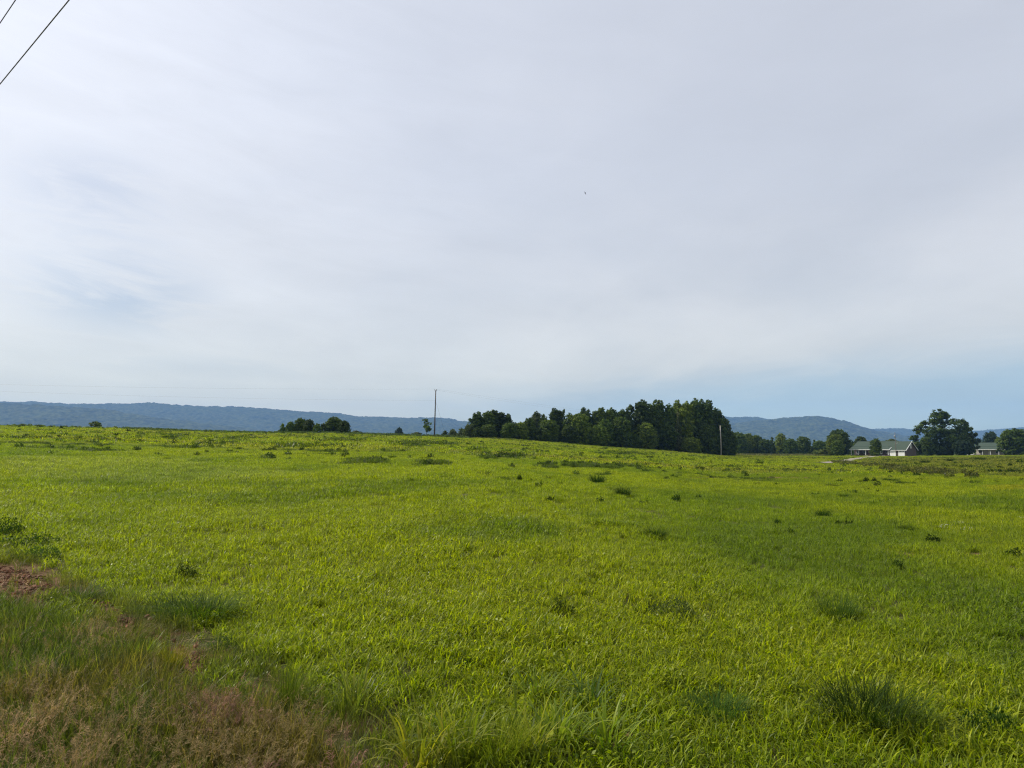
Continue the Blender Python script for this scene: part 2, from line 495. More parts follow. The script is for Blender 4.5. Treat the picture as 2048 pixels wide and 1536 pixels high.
def leaves(C, Nrm, size, aspect=1.5, shade=None):
    """flat leaf quads (diamond) at centres C facing Nrm"""
    n = len(C)
    Nrm = Nrm / (np.linalg.norm(Nrm, axis=1, keepdims=True) + 1e-9)
    r = RNG.normal(size=(n, 3)); a = np.cross(Nrm, r); a /= np.linalg.norm(a, axis=1, keepdims=True) + 1e-9
    b = np.cross(Nrm, a)
    sz = size if hasattr(size, '__len__') else np.full(n, size)
    A = a * (sz * 0.5 * aspect)[:, None]; B = b * (sz * 0.5)[:, None]
    V = np.stack([C - A, C - B * 0.9 + A * 0.1, C + A, C + B * 0.9 + A * 0.1], 1).reshape(-1, 3)
    q = np.arange(n * 4).reshape(n, 4)
    sh = RNG.random(n) if shade is None else shade
    return V, q, np.repeat(sh, 4)

def disc(n, r, p=0.5):
    a = RNG.random(n) * 2 * PI; q = RNG.random(n) ** p * r
    return np.stack([np.cos(a) * q, np.sin(a) * q, np.zeros(n)], -1)

def U(a, b, n): return a + (b - a) * RNG.random(n)

PROTO = {}
def proto_coll(name):
    c = bpy.data.collections.new(name); PROTO[name] = c; return c
def add_proto(c, i, parts, mat):
    v, q, s = join(parts)
    me = mesh_np('%s_%02d' % (c.name, i), v, q, mat, {'shade': ('FLOAT', s)})
    c.objects.link(bpy.data.objects.new('%s_%02d' % (c.name, i), me))

# field grass, near: tufts of arching blades
c = proto_coll('sward')
for i in range(7):
    n = 20
    L = U(0.08, 0.165, n) * (1 + (i % 3) * 0.12)
    add_proto(c, i, [blades(n, disc(n, 0.075), U(0, 2 * PI, n), L, U(0.0045, 0.0095, n), U(0.0, 0.35, n), U(0.5, 3.0, n), 5, twist=U(-0.5, 0.5, n))], M['grass'])
for i in range(7, 8):     # low broad-leaved herbs between the grasses
    n = 26
    b = disc(n, 0.09); b[:, 2] = U(0.04, 0.12, n)
    nr = RNG.normal(size=(n, 3)) * 0.45 + np.array([0, 0, 1.0])
    add_proto(c, i, [leaves(b, nr, U(0.012, 0.024, n), 1.4), blades(6, disc(6, 0.06), U(0, 6.28, 6), U(0.08, 0.14, 6), U(0.004, 0.007, 6), U(0, 0.4, 6), U(0.3, 1.5, 6), 3)], M['grass'])
# middle distance: wider patches
c = proto_coll('patch')
for i in range(6):
    n = 130
    add_proto(c, i, [blades(n, disc(n, 0.28), U(0, 2 * PI, n), U(0.06, 0.135, n), U(0.006, 0.0115, n), U(0, 0.4, n), U(0.4, 1.9, n), 3)], M['grass'])
# far: broad patches with coarser blades
c = proto_coll('farpatch')
for i in range(6):
    n = 110
    add_proto(c, i, [blades(n, disc(n, 0.75), U(0, 2 * PI, n), U(0.06, 0.14, n), U(0.028, 0.05, n), U(0, 0.5, n), U(0.4, 1.6, n), 2)], M['grass'])
# fine dry roadside grass with feathery heads
c = proto_coll('brome')
for i in range(6):
    ns = 9
    base = disc(ns, 0.06); az = U(0, 2 * PI, ns); L = U(0.26, 0.46, ns); lean = U(0.0, 0.3, ns); curv = U(0.3, 1.1, ns)
    parts = [blades(ns, base, az, L, np.full(ns, 0.0028), lean, curv, 5, prof=[1, 1, .9, .8, .7, .6])]
    for k in range(ns):
        m = 26
        tt = U(0.62, 1.0, m)
        d = np.array([math.cos(az[k]), math.sin(az[k]), 0])
        # follow the stem arc
        th = lambda t: lean[k] + curv[k] * t
        pts = []
        for t in tt:
            p = base[k].copy(); st = 8
            for j in range(st):
                a_ = th(t * (j + 0.5) / st); p = p + L[k] * t / st * (math.sin(a_) * d + math.cos(a_) * np.array([0, 0, 1.0]))
            pts.append(p)
        pts = np.array(pts)
        parts.append(blades(m, pts, az[k] + U(-1.6, 1.6, m), U(0.02, 0.05, m), U(0.0022, 0.0045, m), U(0.4, 1.5, m), U(0.6, 1.6, m), 2, prof=[.4, 1, .2], shade=U(0.4, 1, m)))
    add_proto(c, i, parts, M['seed'])
c = proto_coll('finegrass')
for i in range(5):
    n = 26
    add_proto(c, i, [blades(n, disc(n, 0.08), U(0, 2 * PI, n), U(0.14, 0.34, n), U(0.0025, 0.005, n), U(0, 0.4, n), U(0.2, 1.5, n), 4)], M['grass'])
# coarse weeds for crests and strips
c = proto_coll('rankweed')
for i in range(5):
    n = 40; m = 90
    v1 = blades(n, disc(n, 0.4), U(0, 2 * PI, n), U(0.35, 0.8, n), U(0.03, 0.05, n), U(0, 0.4, n), U(0.1, 0.9, n), 2)
    Cn = disc(m, 0.45); Cn[:, 2] = U(0.1, 0.7, m) * (1 - 0.5 * (np.hypot(Cn[:, 0], Cn[:, 1]) / 0.45) ** 2)
    add_proto(c, i, [v1, leaves(Cn, RNG.normal(size=(m, 3)), U(0.08, 0.16, m))], M['grass'])

def scatter(name, coll, P, rz, scale, tint, label, tilt=0.12, count=None):
    """one object of uncountable ground cover: points carrying instances"""
    n = len(P)
    me = bpy.data.meshes.new(name)
    me.vertices.add(n)
    me.vertices.foreach_set('co', np.asarray(P, np.float32).ravel())
    rot = np.stack([RNG.normal(size=n) * tilt, RNG.normal(size=n) * tilt, rz], -1)
    a = me.attributes.new('rot', 'FLOAT_VECTOR', 'POINT'); a.data.foreach_set('vector', rot.astype(np.float32).ravel())
    a = me.attributes.new('scl', 'FLOAT', 'POINT'); a.data.foreach_set('value', np.asarray(scale, np.float32))
    a = me.attributes.new('pick', 'INT', 'POINT'); a.data.foreach_set('value', RNG.integers(0, len(PROTO[coll].objects), n).astype(np.int32))
    a = me.attributes.new('tint', 'FLOAT_COLOR', 'POINT'); a.data.foreach_set('color', np.concatenate([tint, np.ones((n, 1))], 1).astype(np.float32).ravel())
    o = link(name, me)
    tag(o, label, None, None, 'stuff')
    ng = bpy.data.node_groups.new(name + '_nodes', 'GeometryNodeTree')
    ng.interface.new_socket('Geometry', in_out='INPUT', socket_type='NodeSocketGeometry')
    ng.interface.new_socket('Geometry', in_out='OUTPUT', socket_type='NodeSocketGeometry')
    N = ng.nodes; Lk = ng.links
    gi = N.new('NodeGroupInput'); go = N.new('NodeGroupOutput')
    ci = N.new('GeometryNodeCollectionInfo'); ci.inputs['Collection'].default_value = PROTO[coll]
    ci.inputs['Separate Children'].default_value = True; ci.inputs['Reset Children'].default_value = True
    ip = N.new('GeometryNodeInstanceOnPoints'); ip.inputs['Pick Instance'].default_value = True
    def attr(nm, typ):
        nd = N.new('GeometryNodeInputNamedAttribute'); nd.data_type = typ; nd.inputs['Name'].default_value = nm
        return nd.outputs['Attribute']
    Lk.new(gi.outputs[0], ip.inputs['Points']); Lk.new(ci.outputs[0], ip.inputs['Instance'])
    Lk.new(attr('pick', 'INT'), ip.inputs['Instance Index'])
    e2r = N.new('FunctionNodeEulerToRotation'); Lk.new(attr('rot', 'FLOAT_VECTOR'), e2r.inputs[0])
    Lk.new(e2r.outputs[0], ip.inputs['Rotation'])
    Lk.new(attr('scl', 'FLOAT'), ip.inputs['Scale'])
    Lk.new(ip.outputs[0], go.inputs[0])
    md = o.modifiers.new('scatter', 'NODES'); md.node_group = ng
    return o

def ring(y0, y1, dens, side=0.82, extra=2.5):
    """random points in the wedge between two depths"""
    A = (side * (y1 ** 2 - y0 ** 2) + 2 * extra * (y1 - y0))
    n = int(A * dens)
    Y = np.sqrt(U(y0 ** 2, y1 ** 2, n)); X = (RNG.random(n) * 2 - 1) * (Y * side + extra)
    return X, Y

# rows and drifts of ranker, darker growth in the field (photo outlines)
ROWS = [[(560, 892), (612, 892), (612, 897), (560, 897)], [(690, 922), (765, 923), (765, 929), (690, 928)], [(838, 928), (892, 928), (892, 934), (838, 934)],
        [(1080, 929), (1275, 931), (1275, 937), (1080, 936)], [(962, 910), (1055, 911), (1055, 917), (962, 917)], [(526, 914), (560, 914), (560, 919), (526, 919)],
        [(795, 886), (905, 888), (905, 893), (795, 893)], [(1190, 905), (1270, 907), (1270, 911), (1190, 910)], [(660, 879), (715, 879), (715, 883), (660, 883)],
        [(405, 887), (430, 890), (428, 893), (400, 890)], [(430, 876), (480, 880), (480, 884), (425, 880)], [(960, 908), (1024, 910), (1024, 914), (960, 913)]]
DRIFT = [[(1170, 1036), (1290, 1040), (1290, 1062), (1170, 1056)], [(900, 1030), (1120, 1050), (1240, 1090), (1100, 1085), (920, 1050)],
         [(1640, 965), (1760, 966), (1760, 972), (1640, 973)], [(1770, 1000), (2060, 985), (2100, 1030), (1900, 1025), (1770, 1012)], [(1650, 1000), (1800, 1000), (1800, 1012), (1650, 1010)]]
BROWN = [[(1700, 918), (2100, 912), (2100, 958), (2020, 955), (1900, 945), (1790, 935)]]

def drive_dist(x, y):
    d = np.full(x.shape, 1e9)
    for p in DRIVE[::2]:
        d = np.minimum(d, np.hypot(x - p[0], y - p[1]))
    return d

def field_points(X, Y, far=False):
    Z = height(X, Y)
    px, py = proj(X, Y, Z)
    w = (fbm(X * 1.7, Y * 1.7, 61, 3) - 0.5)
    pxw = px + w * 90 * np.clip(8 / Y, 0, 1.5); pyw = py + w * 50 * np.clip(8 / Y, 0, 1.5)
    verge = in_poly(pxw, pyw, VERGE); fringe = in_poly(pxw, pyw, FRINGE) & ~verge
    dirt = mask_polys(px + w * 30, py + w * 12, DIRT) > 0.5
    pale = mask_polys(px, py, PALE) > 0.5
    n1 = fbm(X / 7.0, Y / 14.0, 71, 4); n2 = fbm(X / 1.3, Y / 1.9, 72, 3); n3 = fbm(X / 30.0, Y / 40.0, 73, 3); n4 = fbm(X / 3.2, Y / 5.0, 77, 3)
    keep = ~verge & (RNG.random(len(X)) > dirt * 0.93) & (RNG.random(len(X)) > pale * 0.9)
    keep &= ~(fringe & (RNG.random(len(X)) < 0.42 + 0.5 * (n2 < 0.45)))
    if far: keep &= drive_dist(X, Y) > 4.2
    g = np.array([0.152, 0.212, 0.006]); yl = np.array([0.222, 0.268, 0.006]); dk = np.array([0.085, 0.142, 0.008]); br = np.array([0.23, 0.185, 0.05])
    t1 = sstep(0.28, 0.62, n1)[:, None]; tint = g * (1 - t1) + yl * t1
    t2 = (sstep(0.52, 0.75, n4) * 0.55)[:, None]; tint = tint * (1 - t2) + dk * t2
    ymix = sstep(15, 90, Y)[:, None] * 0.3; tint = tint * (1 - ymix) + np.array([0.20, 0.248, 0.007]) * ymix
    # the worn upper field: brownish strips across
    up = sstep(40, 75, Y) * sstep(0.5, 0.68, fbm(X / 22.0, Y / 6.0, 74, 3)); up = (up * 0.38)[:, None]
    tint = tint * (1 - up) + br * up
    drift = mask_polys(px, py, DRIFT) > 0.5; row = mask_polys(px, py, ROWS) > 0.5; brown = mask_polys(px, py, BROWN) > 0.5
    k = (drift * (n2 > 0.42) * 0.4)[:, None]; tint = tint * (1 - k) + dk * k
    k = (brown * (0.3 + 0.4 * n2))[:, None]; tint = tint * (1 - k) + np.array([0.125, 0.12, 0.03]) * k
    k = ((fringe * 0.35))[:, None]; tint = tint * (1 - k) + np.array([0.10, 0.12, 0.02]) * k
    yel = in_poly(px, py, [(1960, 973), (2100, 972), (2100, 985), (1975, 984)]); tint[yel] = tint[yel] * 0.6 + np.array([0.36, 0.31, 0.01]) * 0.4
    paleb = in_poly(px + w * 0, py + (n1 - 0.5) * 50, [(-400, 912), (100, 915), (430, 926), (620, 950), (500, 970), (200, 958), (-400, 950)])
    tint[paleb] = tint[paleb] * 0.6 + np.array([0.23, 0.27, 0.06]) * 0.4
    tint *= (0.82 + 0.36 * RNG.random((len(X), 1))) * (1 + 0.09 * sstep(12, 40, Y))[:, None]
    scl = (0.7 + 0.8 * n2) * (0.85 + 0.3 * n1) * U(0.75, 1.25, len(X))
    scl = np.where(fringe, scl * 0.95, scl)
    scl = scl * (1 + 0.5 * drift * n2)
    streak = (fbm(X / 14.0 + 5, Y / 2.2, 78, 3) > 0.66) & (Y > 45) & (Y < 240) & (fbm(X / 2.0, Y / 1.6, 79, 2) > 0.52)
    fleck = (RNG.random(len(X)) < 0.03) & (Y > 40)
    tint[fleck] = tint[fleck] * 0.35; scl = np.where(fleck, scl * 0.9, scl)
    rown = fbm(X / 1.6, Y / 1.6, 80, 2)
    px2, py2 = px + (rown - .5) * 26, py + (fbm(X / 3, Y / 3, 81, 2) - .5) * 7
    row = mask_polys(px2, py2, ROWS) > 0.5
    rowm = (row & (rown > 0.40)) | (streak & (RNG.random(len(X)) < .45))
    scl = np.where(rowm, scl * (1.0 + 1.1 * np.clip(rown, 0, 1)), scl); rk = U(.15, .75, len(X))[:, None]; tint = np.where(rowm[:, None], tint * rk * .55 + np.array([0.03, 0.058, 0.008]) * (1 - rk * .5), tint)
    P = np.stack([X, Y, Z - 0.01], -1)
    return P[keep], scl[keep], tint[keep]

def add_field(name, coll, y0, y1, dens, label, k=1.0, far=False):
    X, Y = ring(y0, y1, dens)
    P, s, t = field_points(X, Y, far)
    scatter(name, coll, P, U(0, 2 * PI, len(P)), s * k, t, label)

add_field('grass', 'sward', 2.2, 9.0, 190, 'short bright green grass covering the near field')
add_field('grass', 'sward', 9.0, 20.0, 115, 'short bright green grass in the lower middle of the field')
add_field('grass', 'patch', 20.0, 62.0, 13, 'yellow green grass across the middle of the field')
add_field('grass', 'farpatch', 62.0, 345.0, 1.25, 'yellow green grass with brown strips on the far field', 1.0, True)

# roadside verge ------------------------------------------------------------
def verge_points(dens, y1=13.0):
    X, Y = ring(1.8, y1, dens, 0.9, 2.5)
    Z = height(X, Y); px, py = proj(X, Y, Z)
    w = (fbm(X * 1.7, Y * 1.7, 61, 3) - 0.5)
    k = in_poly(px + w * 90 * np.clip(8 / Y, 0, 1.5), py + w * 50 * np.clip(8 / Y, 0, 1.5), VERGE)
    dirt = mask_polys(px + w * 30, py + w * 12, DIRT) > 0.5
    k &= ~(dirt & (RNG.random(len(X)) < 0.93))
    return X[k], Y[k], Z[k], px[k], py[k]
X, Y, Z, px, py = verge_points(330)
n1 = fbm(X * 1.4, Y * 1.4, 91, 3)[:, None]; n2 = fbm(X * 0.8 + 9, Y * 0.8, 92, 3)[:, None]
t = np.array([0.090, 0.112, 0.016]) * (1 - n1) + np.array([0.165, 0.122, 0.034]) * n1
k = sstep(0.36, 0.55, n2); t = t * (1 - k * .8) + np.array([0.070, 0.118, 0.012]) * k * .8
t *= U(0.7, 1.3, len(X))[:, None]
Xf, Yf = ring(1.8, 16, 150, 0.9, 2.5); Zf = height(Xf, Yf); pxf, pyf = proj(Xf, Yf, Zf)
wf = (fbm(Xf * 1.7, Yf * 1.7, 61, 3) - 0.5)
kf = in_poly(pxf + wf * 90 * np.clip(8 / Yf, 0, 1.5), pyf + wf * 50 * np.clip(8 / Yf, 0, 1.5), FRINGE) & ~in_poly(pxf + wf * 90 * np.clip(8 / Yf, 0, 1.5), pyf + wf * 50 * np.clip(8 / Yf, 0, 1.5), VERGE)
kf &= ~((mask_polys(pxf + wf * 30, pyf + wf * 12, DIRT) > 0.5) & (RNG.random(len(Xf)) < .92)) & (RNG.random(len(Xf)) < sstep(.3, .6, fbm(Xf * 2.2, Yf * 2.2, 95, 3)))
Xf, Yf, Zf = Xf[kf], Yf[kf], Zf[kf]
nf = fbm(Xf * 1.5, Yf * 1.5, 96, 3)[:, None]
tf = np.array([0.09, 0.14, 0.012]) * (1 - nf) + np.array([0.15, 0.15, 0.03]) * nf; tf *= U(.6, 1.3, len(Xf))[:, None]
scatter('fringe_grass', 'finegrass', np.stack([Xf, Yf, Zf - .01], -1), U(0, 6.28, len(Xf)), U(.45, .8, len(Xf)), tf, 'thin mixed grass between the verge and the sown field', 0.2)
scatter('verge_grass', 'finegrass', np.stack([X, Y, Z - 0.01], -1), U(0, 6.28, len(X)), U(0.6, 1.15, len(X)), t, 'olive and straw coloured fine grass along the roadside verge', 0.2)
X, Y, Z, px, py = verge_points(105)
n1 = fbm(X * 1.1, Y * 1.1, 93, 3); n2 = fbm(X * 1.6, Y * 1.6, 94, 3)
low = sstep(1290, 1440, py)
heavy = np.maximum(sstep(330, 430, px) * sstep(1370, 1420, py), sstep(1420, 1500, py) * sstep(330, 150, px))
kp = RNG.random(len(X)) < 0.10 + 0.25 * sstep(0.45, 0.6, n1) + 0.65 * heavy * sstep(0.3, 0.5, n1)
X, Y, Z, px, py, n2, n1 = [a[kp] for a in (X, Y, Z, px, py, n2, n1)]
tan = np.array([0.225, 0.162, 0.078]); pur = np.array([0.165, 0.092, 0.062]); olv = np.array([0.155, 0.13, 0.042])
kpur = (sstep(250, 480, px) * sstep(0.3, 0.55, n2))[:, None]
t = olv * (1 - n2[:, None]) + tan * n2[:, None]; t = t * (1 - kpur) + pur * kpur
kt = (sstep(1440, 1520, py) * sstep(260, 90, px))[:, None]; t = t * (1 - kt) + tan * 1.1 * kt
t *= U(0.75, 1.3, len(X))[:, None]
scatter('seeding_grass', 'brome', np.stack([X, Y, Z - 0.01], -1), U(0, 6.28, len(X)), U(0.55, 0.95, len(X)), t, 'feathery tan and purplish seed heads along the roadside verge', 0.22)

# clods and crumbs on the bare soil
c = proto_coll('clod')
for i in range(4):
    n = 9
    ico = []
    for k in range(n):
        r = U(0.012, 0.035, 1)[0]; o_ = disc(1, 0.16)[0]
        d = np.array([(1, 0, 0), (-1, 0, 0), (0, 1, 0), (0, -1, 0), (0, 0, 1), (0, 0, -.5), (.7, .7, .4), (-.7, .6, .5), (.6, -.7, .5), (-.7, -.6, .4)])[:, :] * U(.6, 1.2, 10)[:, None] * r + o_ + np.array([0, 0, r * .3])
        for tri in ((4, 6, 7), (4, 7, 9), (4, 9, 8), (4, 8, 6), (6, 2, 7), (7, 1, 9), (9, 3, 8), (8, 0, 6), (6, 0, 2), (7, 2, 1), (9, 1, 3), (8, 3, 0)):
            ico.append((d[list(tri)], r))
    V_ = np.concatenate([a for a, _ in ico]); V4 = V_.reshape(-1, 3, 3); V4 = np.concatenate([V4, V4[:, 2:3]], 1)
    V4[:, 3] = (V4[:, 0] + V4[:, 2]) / 2
    add_proto(c, i, [(V4.reshape(-1, 3), np.arange(len(V4) * 4).reshape(-1, 4), np.repeat(RNG.random(len(V4)), 4))], M['seed'])
X, Y = ring(1.8, 16, 110, 0.9, 2.5); Z = height(X, Y); px, py = proj(X, Y, Z)
w_ = (fbm(X * 1.7, Y * 1.7, 61, 3) - 0.5)
kp = mask_polys(px + w_ * 30, py + w_ * 12, DIRT) > 0.5
X, Y, Z = X[kp], Y[kp], Z[kp]
t = np.array([0.21, 0.105, 0.058]) * U(.5, 1.25, len(X))[:, None]
scatter('soil_clods', 'clod', np.stack([X, Y, Z - .004], -1), U(0, 6.28, len(X)), U(.25, 1.1, len(X)) ** 1.5, t, 'crumbly red clods on the bare soil beside the verge', 0.2)
X, Y = ring(1.8, 16, 60, 0.9, 2.5); Z = height(X, Y); px, py = proj(X, Y, Z)
w_ = (fbm(X * 1.7, Y * 1.7, 61, 3) - 0.5)
kp = in_poly(px, py, FRINGE) | (mask_polys(px + w_ * 30, py + w_ * 12, DIRT) > 0.5)
kp &= (RNG.random(len(X)) < .5)
X, Y, Z = X[kp], Y[kp], Z[kp]
t = np.array([0.30, 0.23, 0.12]) * U(.6, 1.3, len(X))[:, None]
c = proto_coll('straw')
for i in range(3):
    n = 14
    b_ = disc(n, .12); b_[:, 2] = U(.005, .03, n)
    add_proto(c, i, [blades(n, b_, U(0, 6.28, n), U(.04, .14, n), U(.002, .005, n), U(1.2, 1.6, n), U(-.2, .4, n), 2)], M['seed'])
scatter('dead_straw', 'straw', np.stack([X, Y, Z], -1), U(0, 6.28, len(X)), U(.6, 1.3, len(X)), t, 'dead straw lying on the soil between verge and field', 0.2)

# ranker growth: crest fringe, ditch line, strip before the far trees ----------
def band(pxs, Ys, n, spread):
    t_ = RNG.random(n); pxv = np.interp(t_, np.linspace(0, 1, len(pxs)), pxs); Yv = np.interp(t_, np.linspace(0, 1, len(Ys)), Ys) + RNG.normal(size=n) * spread
    Xv = Yv * (pxv - 1024) / 1485.7
    return Xv, Yv
X, Y = band([-300, 250, 512, 700, 870, 935], [149, 154, 163, 170, 180, 195], 2600, 3.5)
kp = fbm(X / 5.0, Y / 5.0, 101, 3) > 0.36; X, Y = X[kp], Y[kp]
t = np.array([0.055, 0.085, 0.03]) * U(0.6, 1.6, len(X))[:, None]
scatter('crest_weeds', 'rankweed', np.stack([X, Y, height(X, Y) - 0.05], -1), U(0, 6.28, len(X)), U(0.4, 1.0, len(X)), t, 'grey green tall weeds along the crest of the field')
X, Y = ring(36, 235, 2.2); Z = height(X, Y); px, py = proj(X, Y, Z)
rown = fbm(X / 1.6, Y / 1.6, 80, 2)
rk = (mask_polys(px + (rown - .5) * 26, py + (fbm(X / 3, Y / 3, 81, 2) - .5) * 7, ROWS) > 0.5) & (RNG.random(len(X)) < .5)
sk = (fbm(X / 14.0 + 5, Y / 2.2, 78, 3) > 0.64) & (fbm(X / 2.0, Y / 1.6, 79, 2) > 0.5) & (Y > 45) & (RNG.random(len(X)) < .30)
lone = (RNG.random(len(X)) < .019) & (Y > 40)
kp = (rk | sk | lone) & (drive_dist(X, Y) > 6); X, Y, Z = X[kp], Y[kp], Z[kp]
t = np.array([0.034, 0.060, 0.008]) * U(0.45, 1.6, len(X))[:, None]
scatter('row_weeds', 'rankweed', np.stack([X, Y, Z - .03], -1), U(0, 6.28, len(X)), U(.22, .62, len(X)), t, 'broken rows of darker rank growth across the upper field')
ditch = [ground_at(*p)[:2] for p in [(1676, 925), (1700, 929), (1740, 932), (1790, 937), (1830, 944), (1870, 948), (1930, 953), (1990, 957), (2060, 960), (2200, 966)]]
n = 700; tt = RNG.random(n) * (len(ditch) - 1); i0 = tt.astype(int); fr = tt - i0; D_ = np.array(ditch)
XY = D_[i0] * (1 - fr[:, None]) + D_[np.minimum(i0 + 1, len(D_) - 1)] * fr[:, None] + RNG.normal(size=(n, 2)) * 0.9
kp = fbm(XY[:, 0] / 4, XY[:, 1] / 4, 103, 3) > 0.38 + 0.12 * (tt / 9); XY = XY[kp]
t = np.array([0.090, 0.100, 0.030]) * U(0.5, 1.5, len(XY))[:, None]
scatter('ditch_weeds', 'rankweed', np.concatenate([XY, (height(XY[:, 0], XY[:, 1]) - 0.05)[:, None]], 1), U(0, 6.28, len(XY)), U(0.4, 0.95, len(XY)), t, 'brownish weeds lining the ditch below the gravel drive')
X, Y = band([1448, 1500, 1560, 1650], [300, 335, 345, 345], 2200, 9)
t = np.array([0.12, 0.13, 0.05]) * U(0.6, 1.5, len(X))[:, None]
scatter('meadow_strip', 'rankweed', np.stack([X, Y, height(X, Y) - 0.05], -1), U(0, 6.28, len(X)), U(0.8, 1.7, len(X)), t, 'olive tall meadow growth in front of the far tree line')

# ------------------------------------------------------------------ trees
def crown_mesh(name, lobes, nsub, nleaf, leaf, subr, fill=0.25, up=0.25):
    """lobes: (cx,cy,cz,rx,ry,rz). sub-clumps on the lobes, leaves in the sub-clumps"""
    L = np.array(lobes, float)
    area = (L[:, 3] * L[:, 4] * L[:, 5]) ** (2 / 3); pr = area / area.sum()
    k = RNG.choice(len(L), nsub, p=pr)
    d = RNG.normal(size=(nsub, 3)); d /= np.linalg.norm(d, axis=1, keepdims=True)
    rad = np.where(RNG.random(nsub) < fill, RNG.random(nsub) ** 0.5 * 0.85, U(0.76, 1.0, nsub))
    C = L[k, :3] + d * L[k, 3:6] * rad[:, None]
    ok = C[:, 2] > 0.15
    C = C[ok]; d = d[ok]; ns = len(C)
    sr = subr * U(0.6, 1.35, ns)
    subshade = U(0.15, 0.85, ns)
    j = np.repeat(np.arange(ns), nleaf); n = len(j)
    e = RNG.normal(size=(n, 3)); e /= np.linalg.norm(e, axis=1, keepdims=True)
    e *= (RNG.random(n) ** 0.45)[:, None]
    P = C[j] + e * sr[j][:, None] * np.array([1, 1, 0.75])
    P[:, 2] = np.maximum(P[:, 2], 0.05)
    nr = e * 0.8 + d[j] * 0.5 + RNG.normal(size=(n, 3)) * 0.55 + np.array([0, 0, up])
    v, q, s = leaves(P, nr, leaf * U(0.6, 1.3, n), 1.35, np.clip(subshade[j] + RNG.normal(size=n) * 0.18, 0, 1))
    return mesh_np(name, v, q, M['tree_leaf'], {'shade': ('FLOAT', s)})

def trunk_mesh(name, H, lobes, r0):
    m = MB()
    top = H * 0.72
    pts = [(0, 0, -0.5)]; rad = [r0 * 1.25]
    x = y = 0
    for i in range(1, 8):
        x += random.uniform(-1, 1) * H * 0.008; y += random.uniform(-1, 1) * H * 0.008
        pts.append((x, y, top * i / 7)); rad.append(r0 * (1 - 0.82 * i / 7))
    m.tube(pts, rad, 9)
    for lb in lobes:
        z0 = max(H * 0.10, min(lb[2] - 0.35 * math.hypot(lb[0], lb[1]) - lb[5] * 0.4, top * 0.9))
        i = min(6, int(z0 / top * 7)); f_ = z0 / top * 7 - i
        a = Vector(pts[i]).lerp(Vector(pts[i + 1]), f_)
        b = Vector((lb[0], lb[1], lb[2]))
        mid = a.lerp(b, 0.5) + Vector((random.uniform(-.2, .2), random.uniform(-.2, .2), H * 0.015))
        rr = max(0.03, r0 * 0.42)
        m.tube([a, mid, b, b + (b - mid) * 0.6], [rr, rr * 0.65, rr * 0.35, 0.015], 6)
    return m.mesh(name, M['bark'], True)

def dome(H, W, n, low=0.06, flat=0.75):
    lb = []
    for i in range(n):
        a = i * 2.399 + random.uniform(-.3, .3); t = (i + 0.5) / n
        z = H * (low + (0.92 - low) * t)
        env = math.sqrt(max(0.05, 1 - ((t - 0.38) / 0.66) ** 2)) if t > 0.38 else 0.8 + 0.5 * t
        r = W * 0.5 * env
        rr = W * random.uniform(0.17, 0.24)
        q = max(0, r - rr) * random.uniform(0.75, 1.05)
        rz_ = rr * random.uniform(.75, 1.0)
        lb.append((math.cos(a) * q, math.sin(a) * q, min(max(z, rz_ * 0.8), H - rz_), rr, rr, rz_))
    lb.append((0, 0, H * 0.5, W * 0.36, W * 0.36, H * 0.44)); lb.append((W * .08, W * .05, H * 0.6, W * 0.3, W * 0.3, H * 0.36))
    return lb

def tall(H, W, n):
    lb = []
    for i in range(n):
        a = i * 2.399 + random.uniform(-.4, .4); q = W * 0.5 * random.uniform(0.15, 0.72)
        top = H * (1.0 if i == 0 else random.uniform(0.80, 0.99)) * (1 - 0.12 * (q / (W * .5)) ** 2)
        ln = H * random.uniform(0.26, 0.40); rr = W * random.uniform(0.15, 0.21)
        lb.append((math.cos(a) * q, math.sin(a) * q, top - ln, rr, rr, ln)); lb.append((math.cos(a) * q, math.sin(a) * q, top - H * .09, rr * .62, rr * .62, H * .085))
    for i in range(n + 2):
        a = i * 2.1; q = W * random.uniform(0.2, 0.34)
        lb.append((math.cos(a) * q, math.sin(a) * q, H * random.uniform(0.10, 0.5), W * .17, W * .17, H * .13))
    lb.append((0, 0, H * .46, W * .37, W * .37, H * .43)); lb.append((W * .12, -W * .1, H * .55, W * .3, W * .3, H * .38))
    return lb

def cone(H, W):
    lb = []
    for i in range(16):
        t = i / 15; a = i * 2.399; r = W * 0.5 * (1 - t) ** 0.75 * 0.75 + 0.05
        lb.append((math.cos(a) * r * .7, math.sin(a) * r * .7, H * (0.06 + 0.88 * t), max(.35, r * .55), max(.35, r * .55), H * .09))
    return lb

def oak(H, W):
    lb = []
    for (x, z, r, y) in [(-.03, .86, .13, 0), (.06, .80, .12, .06), (-.1, .74, .14, -.05), (.02, .68, .16, .1), (-.22, .64, .13, .05), (.18, .66, .12, -.08), (-.33, .52, .13, 0), (-.2, .46, .16, -.12),
                         (.0, .5, .2, -.05), (.2, .5, .16, .08), (.34, .54, .11, 0), (-.42, .36, .1, .05), (-.3, .28, .14, -.08), (.1, .32, .2, -.1), (.3, .36, .15, -.02), (-.1, .25, .2, .08),
                         (.42, .38, .09, .1), (.36, .22, .12, -.05), (-.38, .2, .1, .05), (.0, .15, .2, 0), (.22, .16, .16, -.1), (-.2, .13, .15, -.1)]:
        lb.append((x * W, y * W, z * H, r * W * .85, r * W * .85, r * W * .62))
    return lb

